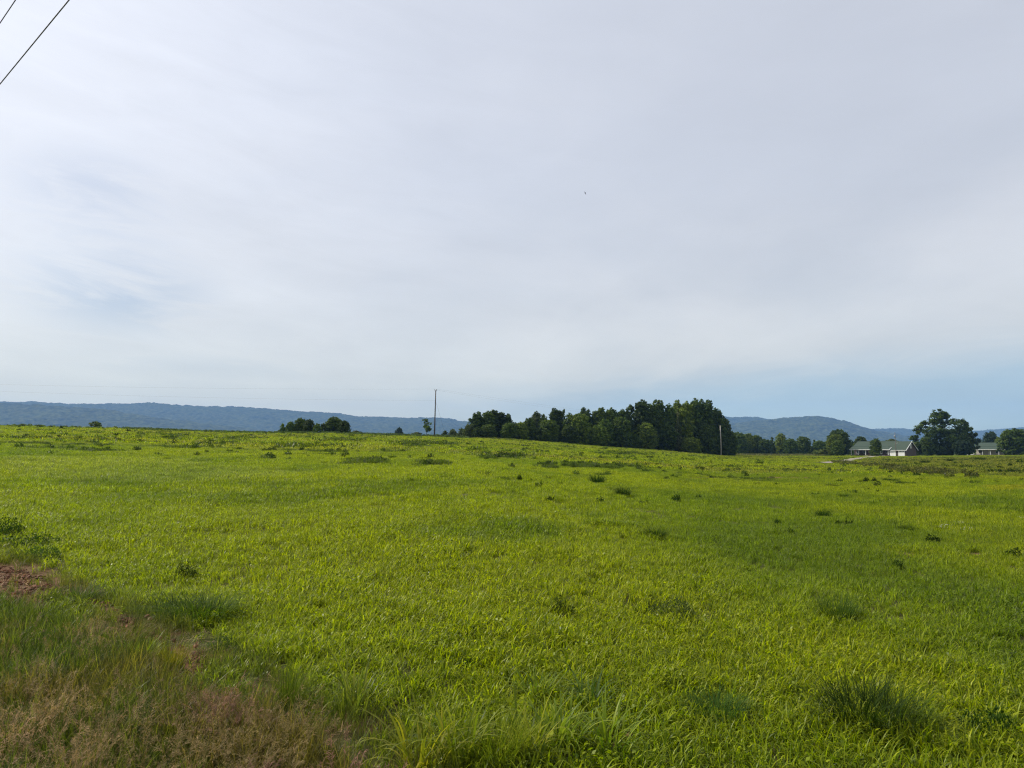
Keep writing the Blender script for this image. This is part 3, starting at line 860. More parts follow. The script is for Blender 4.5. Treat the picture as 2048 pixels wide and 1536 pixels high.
KIND = {}
def kind(name, H, W, lobes, nsub, nleaf, leaf, subr, r0, **kw):
    KIND[name] = (H, W, crown_mesh('crown', lobes, nsub, nleaf, leaf, subr, **kw), trunk_mesh('trunk', H, lobes, r0))
for i in range(4):
    kind('tall%d' % i, 20, 9.5, tall(20, 9.5, 8 + i), 1250, 22, 0.42, 0.6, 0.32)
for i in range(4):
    kind('round%d' % i, 12, 11, dome(12, 11, 17 + i), 900, 24, 0.36, 0.55, 0.26)
for i in range(3):
    kind('oval%d' % i, 13, 8.5, dome(13, 8.5, 17 + i), 620, 24, 0.36, 0.52, 0.24)
kind('oak0', 20, 22, oak(20, 22), 800, 36, 0.42, 0.85, 0.55, fill=0.4)
kind('oak1', 16, 14, oak(16, 14), 520, 36, 0.40, 0.75, 0.42, fill=0.4)
kind('cone0', 12, 5.5, cone(12, 5.5), 200, 34, 0.32, 0.5, 0.2)
kind('young0', 4.5, 3.6, [(-.7, 0, 3.2, .6, .6, .5), (.5, .3, 3.7, .7, .6, .5), (.2, -.4, 2.7, .8, .7, .5), (-.6, .4, 2.2, .7, .7, .45), (.8, 0, 2.5, .5, .6, .5), (-.2, -.2, 1.6, .7, .7, .4), (-1.0, 0, 1.7, .5, .5, .35), (.2, 0, 4.0, .5, .5, .4)], 60, 26, 0.2, 0.28, 0.07)
kind('shrub0', 3, 4, dome(3, 4, 9, 0.12), 90, 26, 0.22, 0.32, 0.06)
kind('shrub1', 3, 3.2, dome(3, 3.2, 7, 0.12), 70, 26, 0.22, 0.32, 0.06)

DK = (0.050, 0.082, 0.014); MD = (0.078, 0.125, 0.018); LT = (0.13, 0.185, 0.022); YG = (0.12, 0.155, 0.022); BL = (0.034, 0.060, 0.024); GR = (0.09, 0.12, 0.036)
def tree(name, px, top, wpx, Y, k, tint, label, group=None):
    X, Y, z = spot(px, Y)
    H, W, cm, tm = KIND[k]
    h = max(ztop(top, Y) - z, 1.0) / 0.985
    w = wpx * Y / 1485.7 * (1.22 if k.startswith('tall') else 1.06)
    root = empty(name, (X, Y, z - 0.02), random.uniform(0, 6.28) if not k.startswith('oak') else math.atan2(-X, Y) + random.choice((0.0, 0.25)))
    sw = w / W; sh = h / H
    root.scale = (sw, sw, sh)
    tag(root, label, 'tree' if 'tree' in name or name in ('poplar', 'cedar') else 'bush', group)
    cr = link('crown', cm, root); br_ = random.uniform(0.85, 1.15); cr.color = (*[c_ * br_ * random.uniform(0.96, 1.04) for c_ in tint], 1)
    link('trunk', tm, root)
    return root

G1 = 'trees of the central grove'
G2 = 'trees of the tree line behind the field on the right'
G3 = 'trees of the small copse on the crest'
TREES = [
 # left copse on the crest
 ('bush', 563, 847, 17, 192, 'shrub1', MD, 'leftmost low dark bush of the copse on the crest', G3),
 ('small_tree', 580, 843, 26, 196, 'round0', MD, 'rounded tree second from the left in the crest copse', G3),
 ('small_tree', 600, 835.5, 32, 198, 'round1', MD, 'tall pointed tree left of centre in the crest copse', G3),
 ('small_tree', 617, 838.5, 28, 195, 'oval0', DK, 'dark narrow tree in the middle of the crest copse', G3),
 ('bush', 633, 846, 22, 192, 'shrub0', MD, 'low bush in the dip of the crest copse', G3),
 ('bush', 645, 846.5, 20, 194, 'shrub1', DK, 'dark bush just left of the biggest crest tree', G3),
 ('small_tree', 666, 833.5, 46, 198, 'round2', MD, 'broad round tree with the highest crown of the crest copse', G3),
 ('small_tree', 687, 841, 32, 196, 'round3', DK, 'rightmost round dark tree of the crest copse', G3),
 ('bush', 710, 860.5, 26, 190, 'shrub0', GR, 'very low scrub trailing right of the crest copse', None),
 ('bush', 188, 842, 30, 158, 'shrub0', GR, 'lone grey green bush on the left crest before the ridge', None),
 ('round_tree', 798, 854.5, 24, 420, 'round1', BL, 'lone hazy round tree beyond the crest left of the utility pole', None),
 ('young_tree', 853, 836.5, 26, 181, 'young0', MD, 'thin young tree with open crown beside the tall utility pole', None),
 ('bush', 833, 864, 26, 183, 'shrub0', GR, 'low weedy bush left of the young tree by the pole', None),
 ('bush', 889, 861, 16, 186, 'shrub1', DK, 'small dark bush just right of the tall utility pole', None),
 ('bush', 905, 858, 24, 260, 'round2', GR, 'pale low tree between the tall pole and the grove', None),
 ('bush', 923, 855.5, 24, 265, 'oval1', GR, 'pale pointed low tree nearest the left end of the grove', None),
 # grove, left tall group
 ('tree', 938, 848, 26, 218, 'round3', GR, 'small rounded pale tree at the very left end of the grove', G1),
 ('poplar', 953, 822, 30, 224, 'tall0', DK, 'first upright tree from the left end of the grove', G1),
 ('poplar', 975, 821, 38, 226, 'tall1', MD, 'second upright tree from the left end of the grove', G1),
 ('poplar', 995, 818.5, 38, 228, 'tall2', DK, 'tallest upright tree of the left group in the grove', G1),
 ('poplar', 1011, 825, 26, 228, 'tall3', DK, 'slim upright tree on the right side of the left group', G1),
 ('tree', 976, 849, 42, 217, 'round0', MD, 'low round green tree in front of the left upright trees', G1),
 ('tree', 955, 855, 30, 216, 'round2', DK, 'low dark tree at the foot of the first upright tree', G1),
 ('tree', 1018, 845, 40, 222, 'round1', MD, 'round tree closing the right foot of the left group', G1),
 ('tree', 1042, 844, 34, 226, 'oval0', LT, 'light green oval tree in the low saddle of the grove', G1),
 ('tree', 1058, 836, 36, 232, 'round3', MD, 'mid green tree rising from the low saddle of the grove', G1),
 ('tree', 1074, 821.5, 28, 240, 'tall1', GR, 'thin pale topped tree left of the two tufted crowns', G1),
 ('tree', 1088, 833, 32, 238, 'oval2', MD, 'oval tree beneath the gap left of the tufted crowns', G1),
 ('tree', 1113, 813, 30, 246, 'tall3', DK, 'tree with a round dark tuft standing above the grove', G1),
 ('tree', 1128, 817, 20, 248, 'cone0', DK, 'narrow pointed dark tree right beside the round tuft', G1),
 ('tree', 1098, 840, 52, 231, 'round0', MD, 'broad round tree in front below the tufted crowns', G1),
 ('tree', 1141, 826, 36, 242, 'oval1', MD, 'oval tree right of the pointed dark tree', G1),
 ('tree', 1172, 813.5, 34, 250, 'tall0', DK, 'dark crowned tree peaking above the middle of the grove', G1),
 ('tree', 1160, 827, 54, 240, 'round2', LT, 'wide grey green tree in the middle front of the grove', G1),
 ('tree', 1140, 850, 44, 234, 'round1', DK, 'low dark tree at the foot of the middle of the grove', G1),
 ('tree', 1198, 813, 34, 250, 'tall2', MD, 'slender tree with spiky top right of the middle peak', G1),
 ('tree', 1222, 814.5, 34, 252, 'tall1', MD, 'spiky topped tree third left of the tall right block', G1),
 ('tree', 1241, 816, 30, 254, 'tall3', DK, 'spiky topped tree second left of the tall right block', G1),
 ('tree', 1257, 815, 26, 255, 'tall0', DK, 'spiky topped tree touching the tall right block', G1),
 ('tree', 1210, 838, 44, 245, 'oval2', MD, 'oval tree half way up in front of the spiky tops', G1),
 ('tree', 1197, 850, 48, 241, 'round3', LT, 'bright fresh green low tree in front of the spiky tops', G1),
 ('tree', 1243, 833, 52, 247, 'round1', MD, 'round tree bulging in front left of the tall right block', G1),
 ('tree', 1284, 798, 48, 258, 'tall1', DK, 'tall dark tree forming the left end of the right block', G1),
 ('tree', 1315, 796.5, 38, 262, 'tall2', MD, 'tall tree with split top left of the notch in the right block', G1),
 ('tree', 1343, 806, 38, 262, 'tall0', MD, 'tree in the notch between the two tallest parts of the grove', G1),
 ('tree', 1367, 797, 42, 266, 'tall3', LT, 'tall lighter green tree just right of the notch', G1),
 ('tree', 1392, 795.5, 42, 268, 'tall1', MD, 'highest tree in the middle of the tall right block', G1),
 ('tree', 1415, 795.5, 40, 268, 'tall2', DK, 'tall dark tree at the shoulder of the right block', G1),
 ('tree', 1435, 814, 40, 270, 'tall0', DK, 'dark tree stepping down at the right edge of the grove', G1),
 ('tree', 1449, 834, 38, 272, 'oval1', DK, 'lower dark tree just above the pale bare pole', G1),
 ('tree', 1462, 862, 30, 278, 'round2', DK, 'last low dark tree at the right end of the grove', G1),
 ('tree', 1292, 846, 58, 252, 'round0', LT, 'bright green two humped tree low in front of the right block', G1),
 ('tree', 1270, 868, 34, 250, 'round3', MD, 'small low tree left of the bright two humped one', G1),
 ('tree', 1335, 850, 48, 256, 'oval0', DK, 'dark tree right of the bright two humped one', G1),
 ('tree', 1357, 822, 24, 258, 'cone0', GR, 'pale vine covered column in front of the right block', G1),
 ('tree', 1382, 874, 48, 257, 'round1', LT, 'low fresh green round tree at the foot of the right block', G1),
 ('tree', 1415, 850, 50, 262, 'round2', DK, 'dark mid height tree left of the pale bare pole', G1),
 ('tree', 1440, 868, 44, 267, 'round0', DK, 'dark low tree directly behind the pale bare pole', G1),
 # tree line on the right
 ('tree', 1478, 864, 40, 400, 'round1', MD, 'first tree of the far line beside the grove', G2),
 ('tree', 1496, 867, 36, 405, 'round3', LT, 'lighter tree second in the far line from the grove', G2),
 ('tree', 1513, 870, 34, 410, 'round0', MD, 'third tree in the far line from the grove', G2),
 ('tree', 1530, 878, 36, 400, 'round2', DK, 'low dark tree in the dip of the far line', G2),
 ('cedar', 1545, 874, 20, 410, 'cone0', DK, 'small pointed cedar in the dip of the far line', G2),
 ('tree', 1562, 866, 26, 415, 'oval2', LT, 'tallest pale tree in the middle of the far line', G2),
 ('tree', 1580, 877, 36, 405, 'round1', MD, 'round tree right of the tallest pale one', G2),
 ('tree', 1606, 873, 36, 410, 'round3', MD, 'broad tree at the centre right of the far line', G2),
 ('cedar', 1629, 879, 18, 408, 'cone0', DK, 'pointed cedar at the right of the far line', G2),
 ('tree', 1640, 881, 34, 405, 'round0', MD, 'last low tree of the far line before the house trees', G2),
 ('tree', 1677, 859, 56, 345, 'round2', DK, 'big dark round tree left of the brick house', None),
 ('tree', 1671, 868, 38, 333, 'round1', YG, 'sunlit yellow green tree left of the brick house', None),
 ('tree', 1674, 879, 28, 322, 'oval1', MD, 'smaller dark green tree nearest in the group left of the brick house', None),
 ('bush', 1648, 898, 36, 335, 'shrub0', YG, 'yellow green bush mound left of the house trees', None),
 ('bush', 1632, 901, 22, 333, 'shrub1', YG, 'small yellowish bush at the end of the meadow strip', None),
 ('tree', 1722, 873, 34, 372, 'round3', DK, 'round tree top showing behind the left end of the green roof', None),
 ('tree', 1752, 876.5, 27, 308, 'oval2', MD, 'neat oval tree in front of the porch of the brick house', None),
 ('tree', 1783, 878, 34, 395, 'round2', GR, 'pale distant tree crown behind the garage roof', None),
 ('tree', 1834, 884, 28, 352, 'round0', GR, 'pale bushy tree right of the garage gable', None),
 ('cedar', 1855, 874, 28, 325, 'oval0', DK, 'dense dark egg shaped tree below the great oak', None),
 ('oak_tree', 1884, 813.5, 106, 338, 'oak0', DK, 'great dark spreading oak towering between the two houses', None),
 ('oak_tree', 1930, 834, 52, 344, 'oak1', DK, 'dark oak forming the right shoulder of the great oak', None),
 ('tree', 1925, 880, 40, 326, 'round3', BL, 'low dark round tree under the right side of the oaks', None),
 ('tree', 1893, 884, 36, 336, 'round1', DK, 'low dark tree beneath the trunk of the great oak', None),
 ('tree', 1983, 863, 36, 420, 'round2', BL, 'hazy tree showing above the roof of the cream house', None),
 ('tree', 2000, 876, 30, 385, 'round0', LT, 'light green tree behind the right end of the cream house', None),
 ('tree', 2028, 857, 66, 330, 'round1', MD, 'big leafy green tree at the right edge beside the cream house', None),
]
for r in TREES: tree(*r)

# masses of dark undergrowth that fill the wood edges
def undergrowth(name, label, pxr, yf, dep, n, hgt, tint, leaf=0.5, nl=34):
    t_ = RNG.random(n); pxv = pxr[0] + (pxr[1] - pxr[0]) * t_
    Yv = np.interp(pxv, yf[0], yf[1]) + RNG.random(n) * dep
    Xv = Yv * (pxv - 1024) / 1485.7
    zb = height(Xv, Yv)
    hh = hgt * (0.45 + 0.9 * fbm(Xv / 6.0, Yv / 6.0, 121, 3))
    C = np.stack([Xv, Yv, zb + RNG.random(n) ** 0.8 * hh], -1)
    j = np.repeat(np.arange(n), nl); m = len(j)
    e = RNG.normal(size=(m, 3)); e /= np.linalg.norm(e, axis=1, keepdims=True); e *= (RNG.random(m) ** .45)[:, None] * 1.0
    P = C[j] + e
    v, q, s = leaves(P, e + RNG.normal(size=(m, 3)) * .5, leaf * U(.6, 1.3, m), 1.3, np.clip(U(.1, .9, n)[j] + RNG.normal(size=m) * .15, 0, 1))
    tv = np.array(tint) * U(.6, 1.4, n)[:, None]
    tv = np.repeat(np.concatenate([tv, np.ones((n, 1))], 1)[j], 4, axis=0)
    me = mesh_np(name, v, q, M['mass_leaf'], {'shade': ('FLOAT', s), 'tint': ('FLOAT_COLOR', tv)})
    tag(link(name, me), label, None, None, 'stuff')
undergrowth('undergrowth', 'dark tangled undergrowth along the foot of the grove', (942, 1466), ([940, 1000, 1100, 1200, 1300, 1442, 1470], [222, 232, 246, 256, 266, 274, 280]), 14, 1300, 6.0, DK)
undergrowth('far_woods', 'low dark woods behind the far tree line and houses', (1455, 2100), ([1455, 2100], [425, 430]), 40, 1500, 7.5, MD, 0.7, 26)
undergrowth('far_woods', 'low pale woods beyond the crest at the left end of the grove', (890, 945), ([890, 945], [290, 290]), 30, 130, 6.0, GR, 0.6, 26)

# ------------------------------------------------------------------ weed clumps
CL = {}
def clump(name, parts):
    v, q, s = join(parts)
    CL[name] = mesh_np(name, v, q, M['tall' if name.startswith('tallgrass') else 'weed'], {'shade': ('FLOAT', s)})
for i in range(4):        # straggly broad-leaved weed, about 0.5 m
    parts = []
    for k in range(6):
        cx, cy = disc(1, 0.22)[0, :2]; hgt = random.uniform(.16, .5); rr = random.uniform(.07, .14)
        n = 12; m = 85
        b_ = disc(n, rr * .6) + np.array([cx, cy, 0])
        parts.append(blades(n, b_, U(0, 6.28, n), U(.7, 1.1, n) * hgt, U(.005, .011, n), U(0, .45, n), U(.1, 1.0, n), 3))
        Cn = disc(m, rr); Cn[:, 2] = U(0.0, 1, m) ** .8 * hgt * (1 - .6 * (np.hypot(Cn[:, 0], Cn[:, 1]) / rr) ** 2); Cn[:, 0] += cx; Cn[:, 1] += cy
        parts.append(leaves(Cn, RNG.normal(size=(m, 3)) * .7 + np.array([0, 0, .5]), U(.022, .055, m), 2.1))
    clump('weed_%d' % i, parts)
for i in range(3):        # broad low weed patch, about 1.1 m across
    m = 900; n = 60
    Cn = disc(m, 0.5); Cn[:, 2] = U(0.02, 0.30, m) * np.sqrt(np.clip(1 - (np.hypot(Cn[:, 0], Cn[:, 1]) / 0.55) ** 2, 0.05, 1)) * (0.5 + fbm(Cn[:, 0] * 5 + 7 * i, Cn[:, 1] * 5, 140, 2))
    clump('broad_%d' % i, [leaves(Cn, RNG.normal(size=(m, 3)) * .7 + np.array([0, 0, .7]), U(0.018, 0.042, m), 1.8),
                           blades(n, disc(n, .45), U(0, 6.28, n), U(.15, .38, n), U(.005, .01, n), U(0, .5, n), U(.2, 1.2, n), 4)])
for i in range(3):        # dark grass tussock, upright fine blades about 0.5 m
    n = 620
    b = disc(n, 0.21); az = np.arctan2(b[:, 1], b[:, 0]) + RNG.normal(size=n) * .5
    clump('tussock_%d' % i, [blades(n, b, az, U(0.16, 0.56, n), U(0.003, 0.007, n), U(0.0, 0.6, n), U(0.2, 2.0, n), 5, twist=U(-.5, .5, n))])
for i in range(4):        # tall broad arching grass, about 0.55 m
    n = 58
    b = disc(n, 0.16); az = np.arctan2(b[:, 1], b[:, 0]) + RNG.normal(size=n) * .8
    clump('tallgrass_%d' % i, [blades(n, b, az, U(0.35, 0.78, n), U(0.012, 0.024, n), U(0.02, 0.4, n), U(0.5, 2.3, n), 7, twist=U(-.4, .4, n)),
                               blades(10, disc(10, .08), U(0, 6.28, 10), U(.3, .55, 10), U(.006, .009, 10), U(0, .2, 10), U(.0, .3, 10), 4)])
for i in range(2):        # white flowering patch, about 0.6 m
    n = 30; m = 70
    Cn = disc(m, 0.34); Cn[:, 2] = U(.22, .42, m)
    clump('flower_%d' % i, [blades(n, disc(n, .3), U(0, 6.28, n), U(.2, .4, n), U(.004, .008, n), U(0, .3, n), U(.1, .5, n), 3)])
    v, q, s = leaves(Cn, RNG.normal(size=(m, 3)) * .5 + np.array([0, 0, 1]), U(.014, .03, m), 1.1)
    CL['blossom_%d' % i] = mesh_np('blossom', v, q, M['white'], {'shade': ('FLOAT', s)})

def weed(name, px, py, wpx, k, tint, label, cat, group=None, hpx=None):
    X, Y, z = ground_at(px, py)
    me = CL[k]
    base = {'b': 1.1, 'w': 0.62, 't': 0.62 if k.startswith('tallgrass') else 0.5, 'f': 0.7}[k[0]]
    hb = {'b': 0.34, 'w': 0.5, 't': 0.55 if k.startswith('tallgrass') else 0.5, 'f': 0.42}[k[0]]
    s = wpx * Y / 1485.7 / base
    o = link(name, me, None, (X, Y, z - 0.015), random.uniform(0, 6.28))
    sz = s if hpx is None else hpx * Y / 1485.7 / hb
    o.scale = (s, s, sz)
    o.color = (*[c_ * random.uniform(.85, 1.15) for c_ in tint], 1)
    return tag(o, label, cat, group)

WD = (0.030, 0.056, 0.008); WG = (0.06, 0.10, 0.02); WB = (0.045, 0.075, 0.028); WL = (0.15, 0.21, 0.014); WP = (0.135, 0.17, 0.020); WY = (0.165, 0.205, 0.014); WO = (0.10, 0.115, 0.022)
NEAR = [
 ('grass_clump', 1728, 1458, 140, 'tussock_0', (0.020, 0.040, 0.005), 'largest dark grass tussock at the lower right of the field', 110),
 ('grass_clump', 1795, 1466, 130, 'tussock_2', (0.075, 0.12, 0.012), 'lighter olive grass tussock leaning against the largest dark one', 95),
 ('grass_clump', 1676, 1240, 70, 'tussock_1', WG, 'upright dark tussock above and left of the largest tussock', 62),
 ('grass_clump', 1345, 1240, 110, 'broad_1', WG, 'wide low dark weed patch right of the field centre', 45),
 ('grass_clump', 1120, 1232, 66, 'broad_2', WD, 'dark leafy weed below the centre of the field', 40),
 ('grass_clump', 1435, 1440, 90, 'tussock_2', WG, 'dark soft tussock left of the largest dark tussock', 70),
 ('grass_clump', 345, 1236, 110, 'tussock_1', (0.06, 0.10, 0.012), 'left half of the dark seeding grass beside the bare soil rows', 52),
 ('grass_clump', 405, 1240, 120, 'tussock_2', (0.05, 0.09, 0.010), 'right half of the dark seeding grass beside the bare soil rows', 60),
 ('grass_clump', 372, 1160, 50, 'broad_0', WD, 'small dark weed above the dark seeding grass', 40),
 ('grass_clump', 712, 1432, 110, 'tallgrass_3', WP, 'pale silvery broad bladed grass clump in the lower middle left', 105),
 ('grass_clump', 574, 1418, 62, 'tussock_1', (0.085, 0.12, 0.012), 'thin upright grass clump left of the silvery clump', 100),
 ('grass_clump', 285, 1332, 70, 'tallgrass_1', WY, 'yellow bladed grass clump at the edge of the verge', 60),
 ('grass_clump', 340, 1345, 50, 'tussock_2', WY, 'fine yellow green clump beside the yellow bladed one', 75),
 ('grass_clump', 845, 1552, 150, 'tallgrass_2', WY, 'tall yellow arching grass at the bottom edge of the picture', 125),
 ('grass_clump', 915, 1540, 140, 'tallgrass_0', WY, 'tall yellow green arching grass at bottom, second from left', 135),
 ('grass_clump', 985, 1535, 120, 'tussock_0', WL, 'upright green grass at bottom between two arching clumps', 130),
 ('grass_clump', 1050, 1530, 130, 'tallgrass_3', WL, 'green arching grass clump in the middle of the bottom edge', 120),
 ('grass_clump', 1120, 1500, 130, 'tallgrass_1', WP, 'pale bladed grass clump right of the middle of the bottom edge', 110),
 ('grass_clump', 1215, 1510, 130, 'tallgrass_2', WL, 'rightmost arching grass clump along the bottom edge', 100),
 ('grass_clump', 1075, 1400, 100, 'tallgrass_0', WP, 'silvery tipped grass clump above the bottom row', 60),
 ('grass_clump', 1180, 1425, 100, 'tallgrass_3', WG, 'dark broad bladed grass right above the bottom row', 75),
 ('grass_clump', 1980, 1480, 120, 'broad_1', WD, 'dark leafy patch near the bottom right corner', 70),
 ('grass_clump', 60, 1092, 120, 'broad_2', WD, 'wide dark weed patch at the left edge above the bare soil', 30),
 ('grass_clump', 14, 1075, 70, 'broad_0', WD, 'dark weed cut by the left edge of the picture', 45),
 ('grass_clump', 80, 1120, 80, 'broad_1', WG, 'weed just above the bare red soil patch', 34),
 ('grass_clump', 150, 1205, 80, 'tussock_0', WG, 'grey green tussock right of the bare red soil patch', 45),
 ('grass_clump', 250, 1290, 90, 'tussock_1', WO, 'olive tussock between the verge and the soil rows', 60),
 ('grass_clump', 205, 1315, 60, 'broad_2', WD, 'dark leafy weed rooted in the roadside verge', 40),
 ('grass_clump', 160, 1345, 60, 'tussock_2', WG, 'green tussock inside the verge at the left', 60),
 ('grass_clump', 335, 1520, 120, 'tussock_0', WG, 'green tussock among dry grass at bottom left', 80),
 ('grass_clump', 445, 1300, 70, 'broad_0', WG, 'broad leafed weed beside the soil strip near the verge', 34),
 ('grass_clump', 640, 1460, 60, 'broad_1', WL, 'light green leafy weed at the tip of the purple verge', 40),
 ('grass_clump', 470, 1395, 40, 'broad_2', WD, 'small dark weed at the upper edge of the purple verge', 35),
 ('grass_clump', 930, 1340, 50, 'broad_0', WD, 'dark hollow weed in grass above the bottom clumps', 28),
]
for (nm, a, b, w, k, t_, lb, h_) in NEAR:
    weed(nm, a, b, w, k, t_, lb, 'grass', 'large grass and weed clumps in the foreground', h_)

MID = [(1195, 966, 21, 'tussock_0', 'darkest tallest tuft right of the pair in the central weed group'), (1077, 974, 16, 'weed_0', 'round dark tuft at the left of the central weed group'),
       (1036, 960, 14, 'weed_1', 'dark tuft left end of the upper central weed group'), (1202, 1006, 22, 'weed_2', 'dark lopsided tuft below the central weed group'),
       (1246, 991, 22, 'tussock_1', 'wide tuft right of the central weed group'), (1100, 1001, 16, 'weed_3', 'dark tuft alone left of the lopsided one'),
       (1287, 1009, 15, 'weed_0', 'small tuft right of the lopsided tuft'), (1358, 1007, 24, 'weed_1', 'low spread tuft furthest right in the central rows'),
       (1399, 997, 14, 'weed_2', 'single tuft above right of the low spread one'), (1310, 1076, 28, 'tussock_2', 'broad soft tuft below the central rows'),
       (1582, 1070, 20, 'weed_0', 'round very dark tuft on the right half of the field'), (1647, 1033, 20, 'tussock_0', 'spiky tuft above right of the round very dark one'),
       (1802, 1138, 26, 'weed_1', 'dark tuft below the pale soil crack at right'), (1862, 1086, 26, 'weed_2', 'dark flat tuft above the pale soil crack at right'),
       (1676, 1048, 12, 'weed_3', 'left one of two neighbouring tufts below the spiky one'), (1699, 1049, 12, 'weed_0', 'right one of two neighbouring tufts below the spiky one'),
       (1813, 1062, 18, 'tussock_1', 'upright tuft left of the white flowers'), (1552, 1049, 16, 'weed_1', 'faint tuft left of the round very dark one'),
       (2032, 1118, 30, 'weed_2', 'dark low weed at the right edge beside the soil crack'), (822, 963, 12, 'weed_3', 'single dark tuft alone left of the field centre'),
       ]
for (a, b, w, k, lb) in MID:
    weed('weed_tuft', a, b + 2, w * 1.4, k, (0.026, 0.050, 0.008), lb, 'weed', 'dark weed tufts of the middle field', w * random.uniform(1.0, 1.35))

FARW = [(21, 877, 16), (67, 885, 7), (80, 888, 12), (122, 857, 10), (130, 892, 8), (168, 900, 18), (200, 894, 14), (62, 852, 8), (86, 853, 8), (233, 870, 7), (256, 863, 8), (282, 870, 12), (295, 871, 8),
        (340, 877, 20), (295, 854, 8), (342, 861, 10), (460, 905, 15), (480, 900, 12), (415, 905, 10), (335, 920, 12), (500, 914, 8), (530, 903, 22), (575, 920, 8), (571, 927, 8), (617, 913, 5), (580, 919, 7),
        (545, 918, 24), (699, 938, 8), (688, 915, 10), (735, 889, 6), (752, 889, 4), (788, 893, 7), (745, 924, 7), (785, 916, 12), (783, 931, 7), (673, 934, 5), (703, 872, 8), (758, 868, 7), (812, 872, 6),
        (842, 918, 7), (855, 919, 10), (928, 925, 6), (911, 944, 7), (910, 958, 4), (890, 950, 12), (965, 967, 8), (907, 906, 4), (927, 884, 5), (963, 885, 8), (885, 882, 5),
        (1006, 960, 20), (1060, 961, 12), (1097, 959, 14), (1120, 968, 10), (1141, 979, 12), (1143, 971, 9), (1200, 951, 12), (1121, 950, 5), (1178, 951, 4), (1302, 959, 7), (1346, 955, 16), (1422, 955, 6), (968, 949, 16),
        (1012, 942, 12), (1110, 934, 7), (1136, 915, 5), (1160, 922, 10), (1210, 898, 8), (1232, 917, 12), (1300, 916, 10), (1240, 936, 14), (1418, 930, 4), (1400, 938, 14), (1497, 932, 7), (1488, 964, 9),
        (1579, 973, 14), (1553, 970, 10), (1520, 968, 8), (1597, 972, 14), (1665, 974, 14), (1630, 991, 14), (1695, 983, 10), (1714, 988, 22), (1737, 981, 10), (1755, 984, 8), (1787, 986, 10), (1550, 990, 10), (1687, 994, 14),
        (1745, 993, 8), (1766, 990, 8), (1740, 964, 26), (1722, 966, 16), (1780, 963, 20), (1841, 961, 10), (1617, 933, 7), (1660, 940, 9), (1520, 928, 12), (1445, 924, 7), (1790, 1077, 14), (1780, 1003, 18), (1840, 1008, 20),
        (1900, 1018, 20), (1960, 1012, 24), (2010, 1022, 22), (2036, 1025, 26), (1930, 948, 8), (1980, 945, 12), (2020, 932, 12), (1900, 922, 10), (1960, 920, 14), (2000, 938, 16), (1850, 926, 12), (2040, 925, 10)]
for n_, (a, b, w) in enumerate(FARW):
    left = a < 960
    weed('weed_tuft', a, b + 1, w * random.uniform(1.15, 1.5), random.choice(['weed_0', 'weed_1', 'weed_2', 'weed_3', 'tussock_0', 'tussock_2']), random.choice([(0.022, 0.044, 0.006), (0.022, 0.044, 0.006), (0.03, 0.058, 0.008), (0.04, 0.07, 0.012)]),
         'small dark weed tuft on the upper left half of the field' if left else ('small dark weed tuft on the upper right half of the field' if a > 1480 else 'small dark weed tuft on the field below the grove'),
         'weed', 'small weed tufts on the upper left field' if left else ('small weed tufts on the upper right field' if a > 1480 else 'small weed tufts below the grove'), min(w * random.uniform(.8, 1.25), 6 + .3 * w))

for (a, b, w, k, lb) in [(1892, 1064, 30, 0, 'larger patch of white wildflowers on the right side of the field'), (1918, 1052, 20, 1, 'smaller patch of white wildflowers above right of the larger patch'),
                         (1932, 1068, 26, 1, 'thin patch of white wildflowers below right of the larger patch'), (2042, 1040, 14, 0, 'white wildflowers cut by the right edge of the picture')]:
    o = weed('wildflowers', a, b, w, 'flower_%d' % k, WO, lb, 'flowers', 'white wildflower patches')
    link('blossom', CL['blossom_%d' % k], o)

# ------------------------------------------------------------------ poles and wires
def pole_tall():
    X, Y, z = spot(869.5, 181)
    H = ztop(780.5, Y) - z
    root = tag(empty('utility_pole', (X, Y, z)), 'tall thin utility pole on the crest beside the young tree', 'utility pole', 'utility poles')
    MB().tube([(-0.12, 0, -0.8), (0, 0, H * .5), (0.12, 0, H)], [0.17, 0.145, 0.11], 10).build('pole', M['pole_dark'], root, True)
    b = MB(); b.tube([(-0.12, 0, H - .05), (0.12, 0, H - .05), (0.36, 0, H - .05)], 0.05, 6); b.box(-0.1, 0.34, -.09, .09, H - .12, H + .02)
    b.build('bracket', M['pole_dark'], root)
    for s in (-1, 1):
        m = MB(); x = 0.12 + s * 0.22
        m.tube([(x - s * .06, 0, H + .02), (x, 0, H + .2)], 0.035, 6); m.tube([(x, 0, H + .18), (x, 0, H + .26), (x, 0, H + .34), (x, 0, H + .4)], [.05, .08, .05, .03], 8)
        m.build('insulator', M['ceramic'], root)
    MB().tube([(-0.35, 0, 1.6), (-0.1, 0, 1.6)], 0.1, 8).build('meter_box', M['steel'], root)
    MB().tube([(0.06, 0.02, H * .8), (H * .17, 0.6, H * .22), (H * .24, .9, 0)], 0.012, 5).build('guy_wire', M['wire'], root)
    return Vector((X, Y, z)), H
pt, pH = pole_tall()

X, Y, z = spot(1442, 261); H = ztop(851, Y) - z
root = tag(empty('utility_pole', (X, Y, z)), 'bare pale pole standing against the dark right end of the grove', 'utility pole', 'utility poles')
MB().tube([(0.0, 0, -0.6), (0, 0, H * .5), (-0.08, 0, H)], [0.2, 0.175, 0.14], 10).build('pole', M['pole_pale'], root, True)
MB().tube([(-0.08, 0, H), (-0.08, 0, H + .12), (-0.08, 0, H + .2)], [.05, .07, .03], 8).build('insulator', M['ceramic'], root)

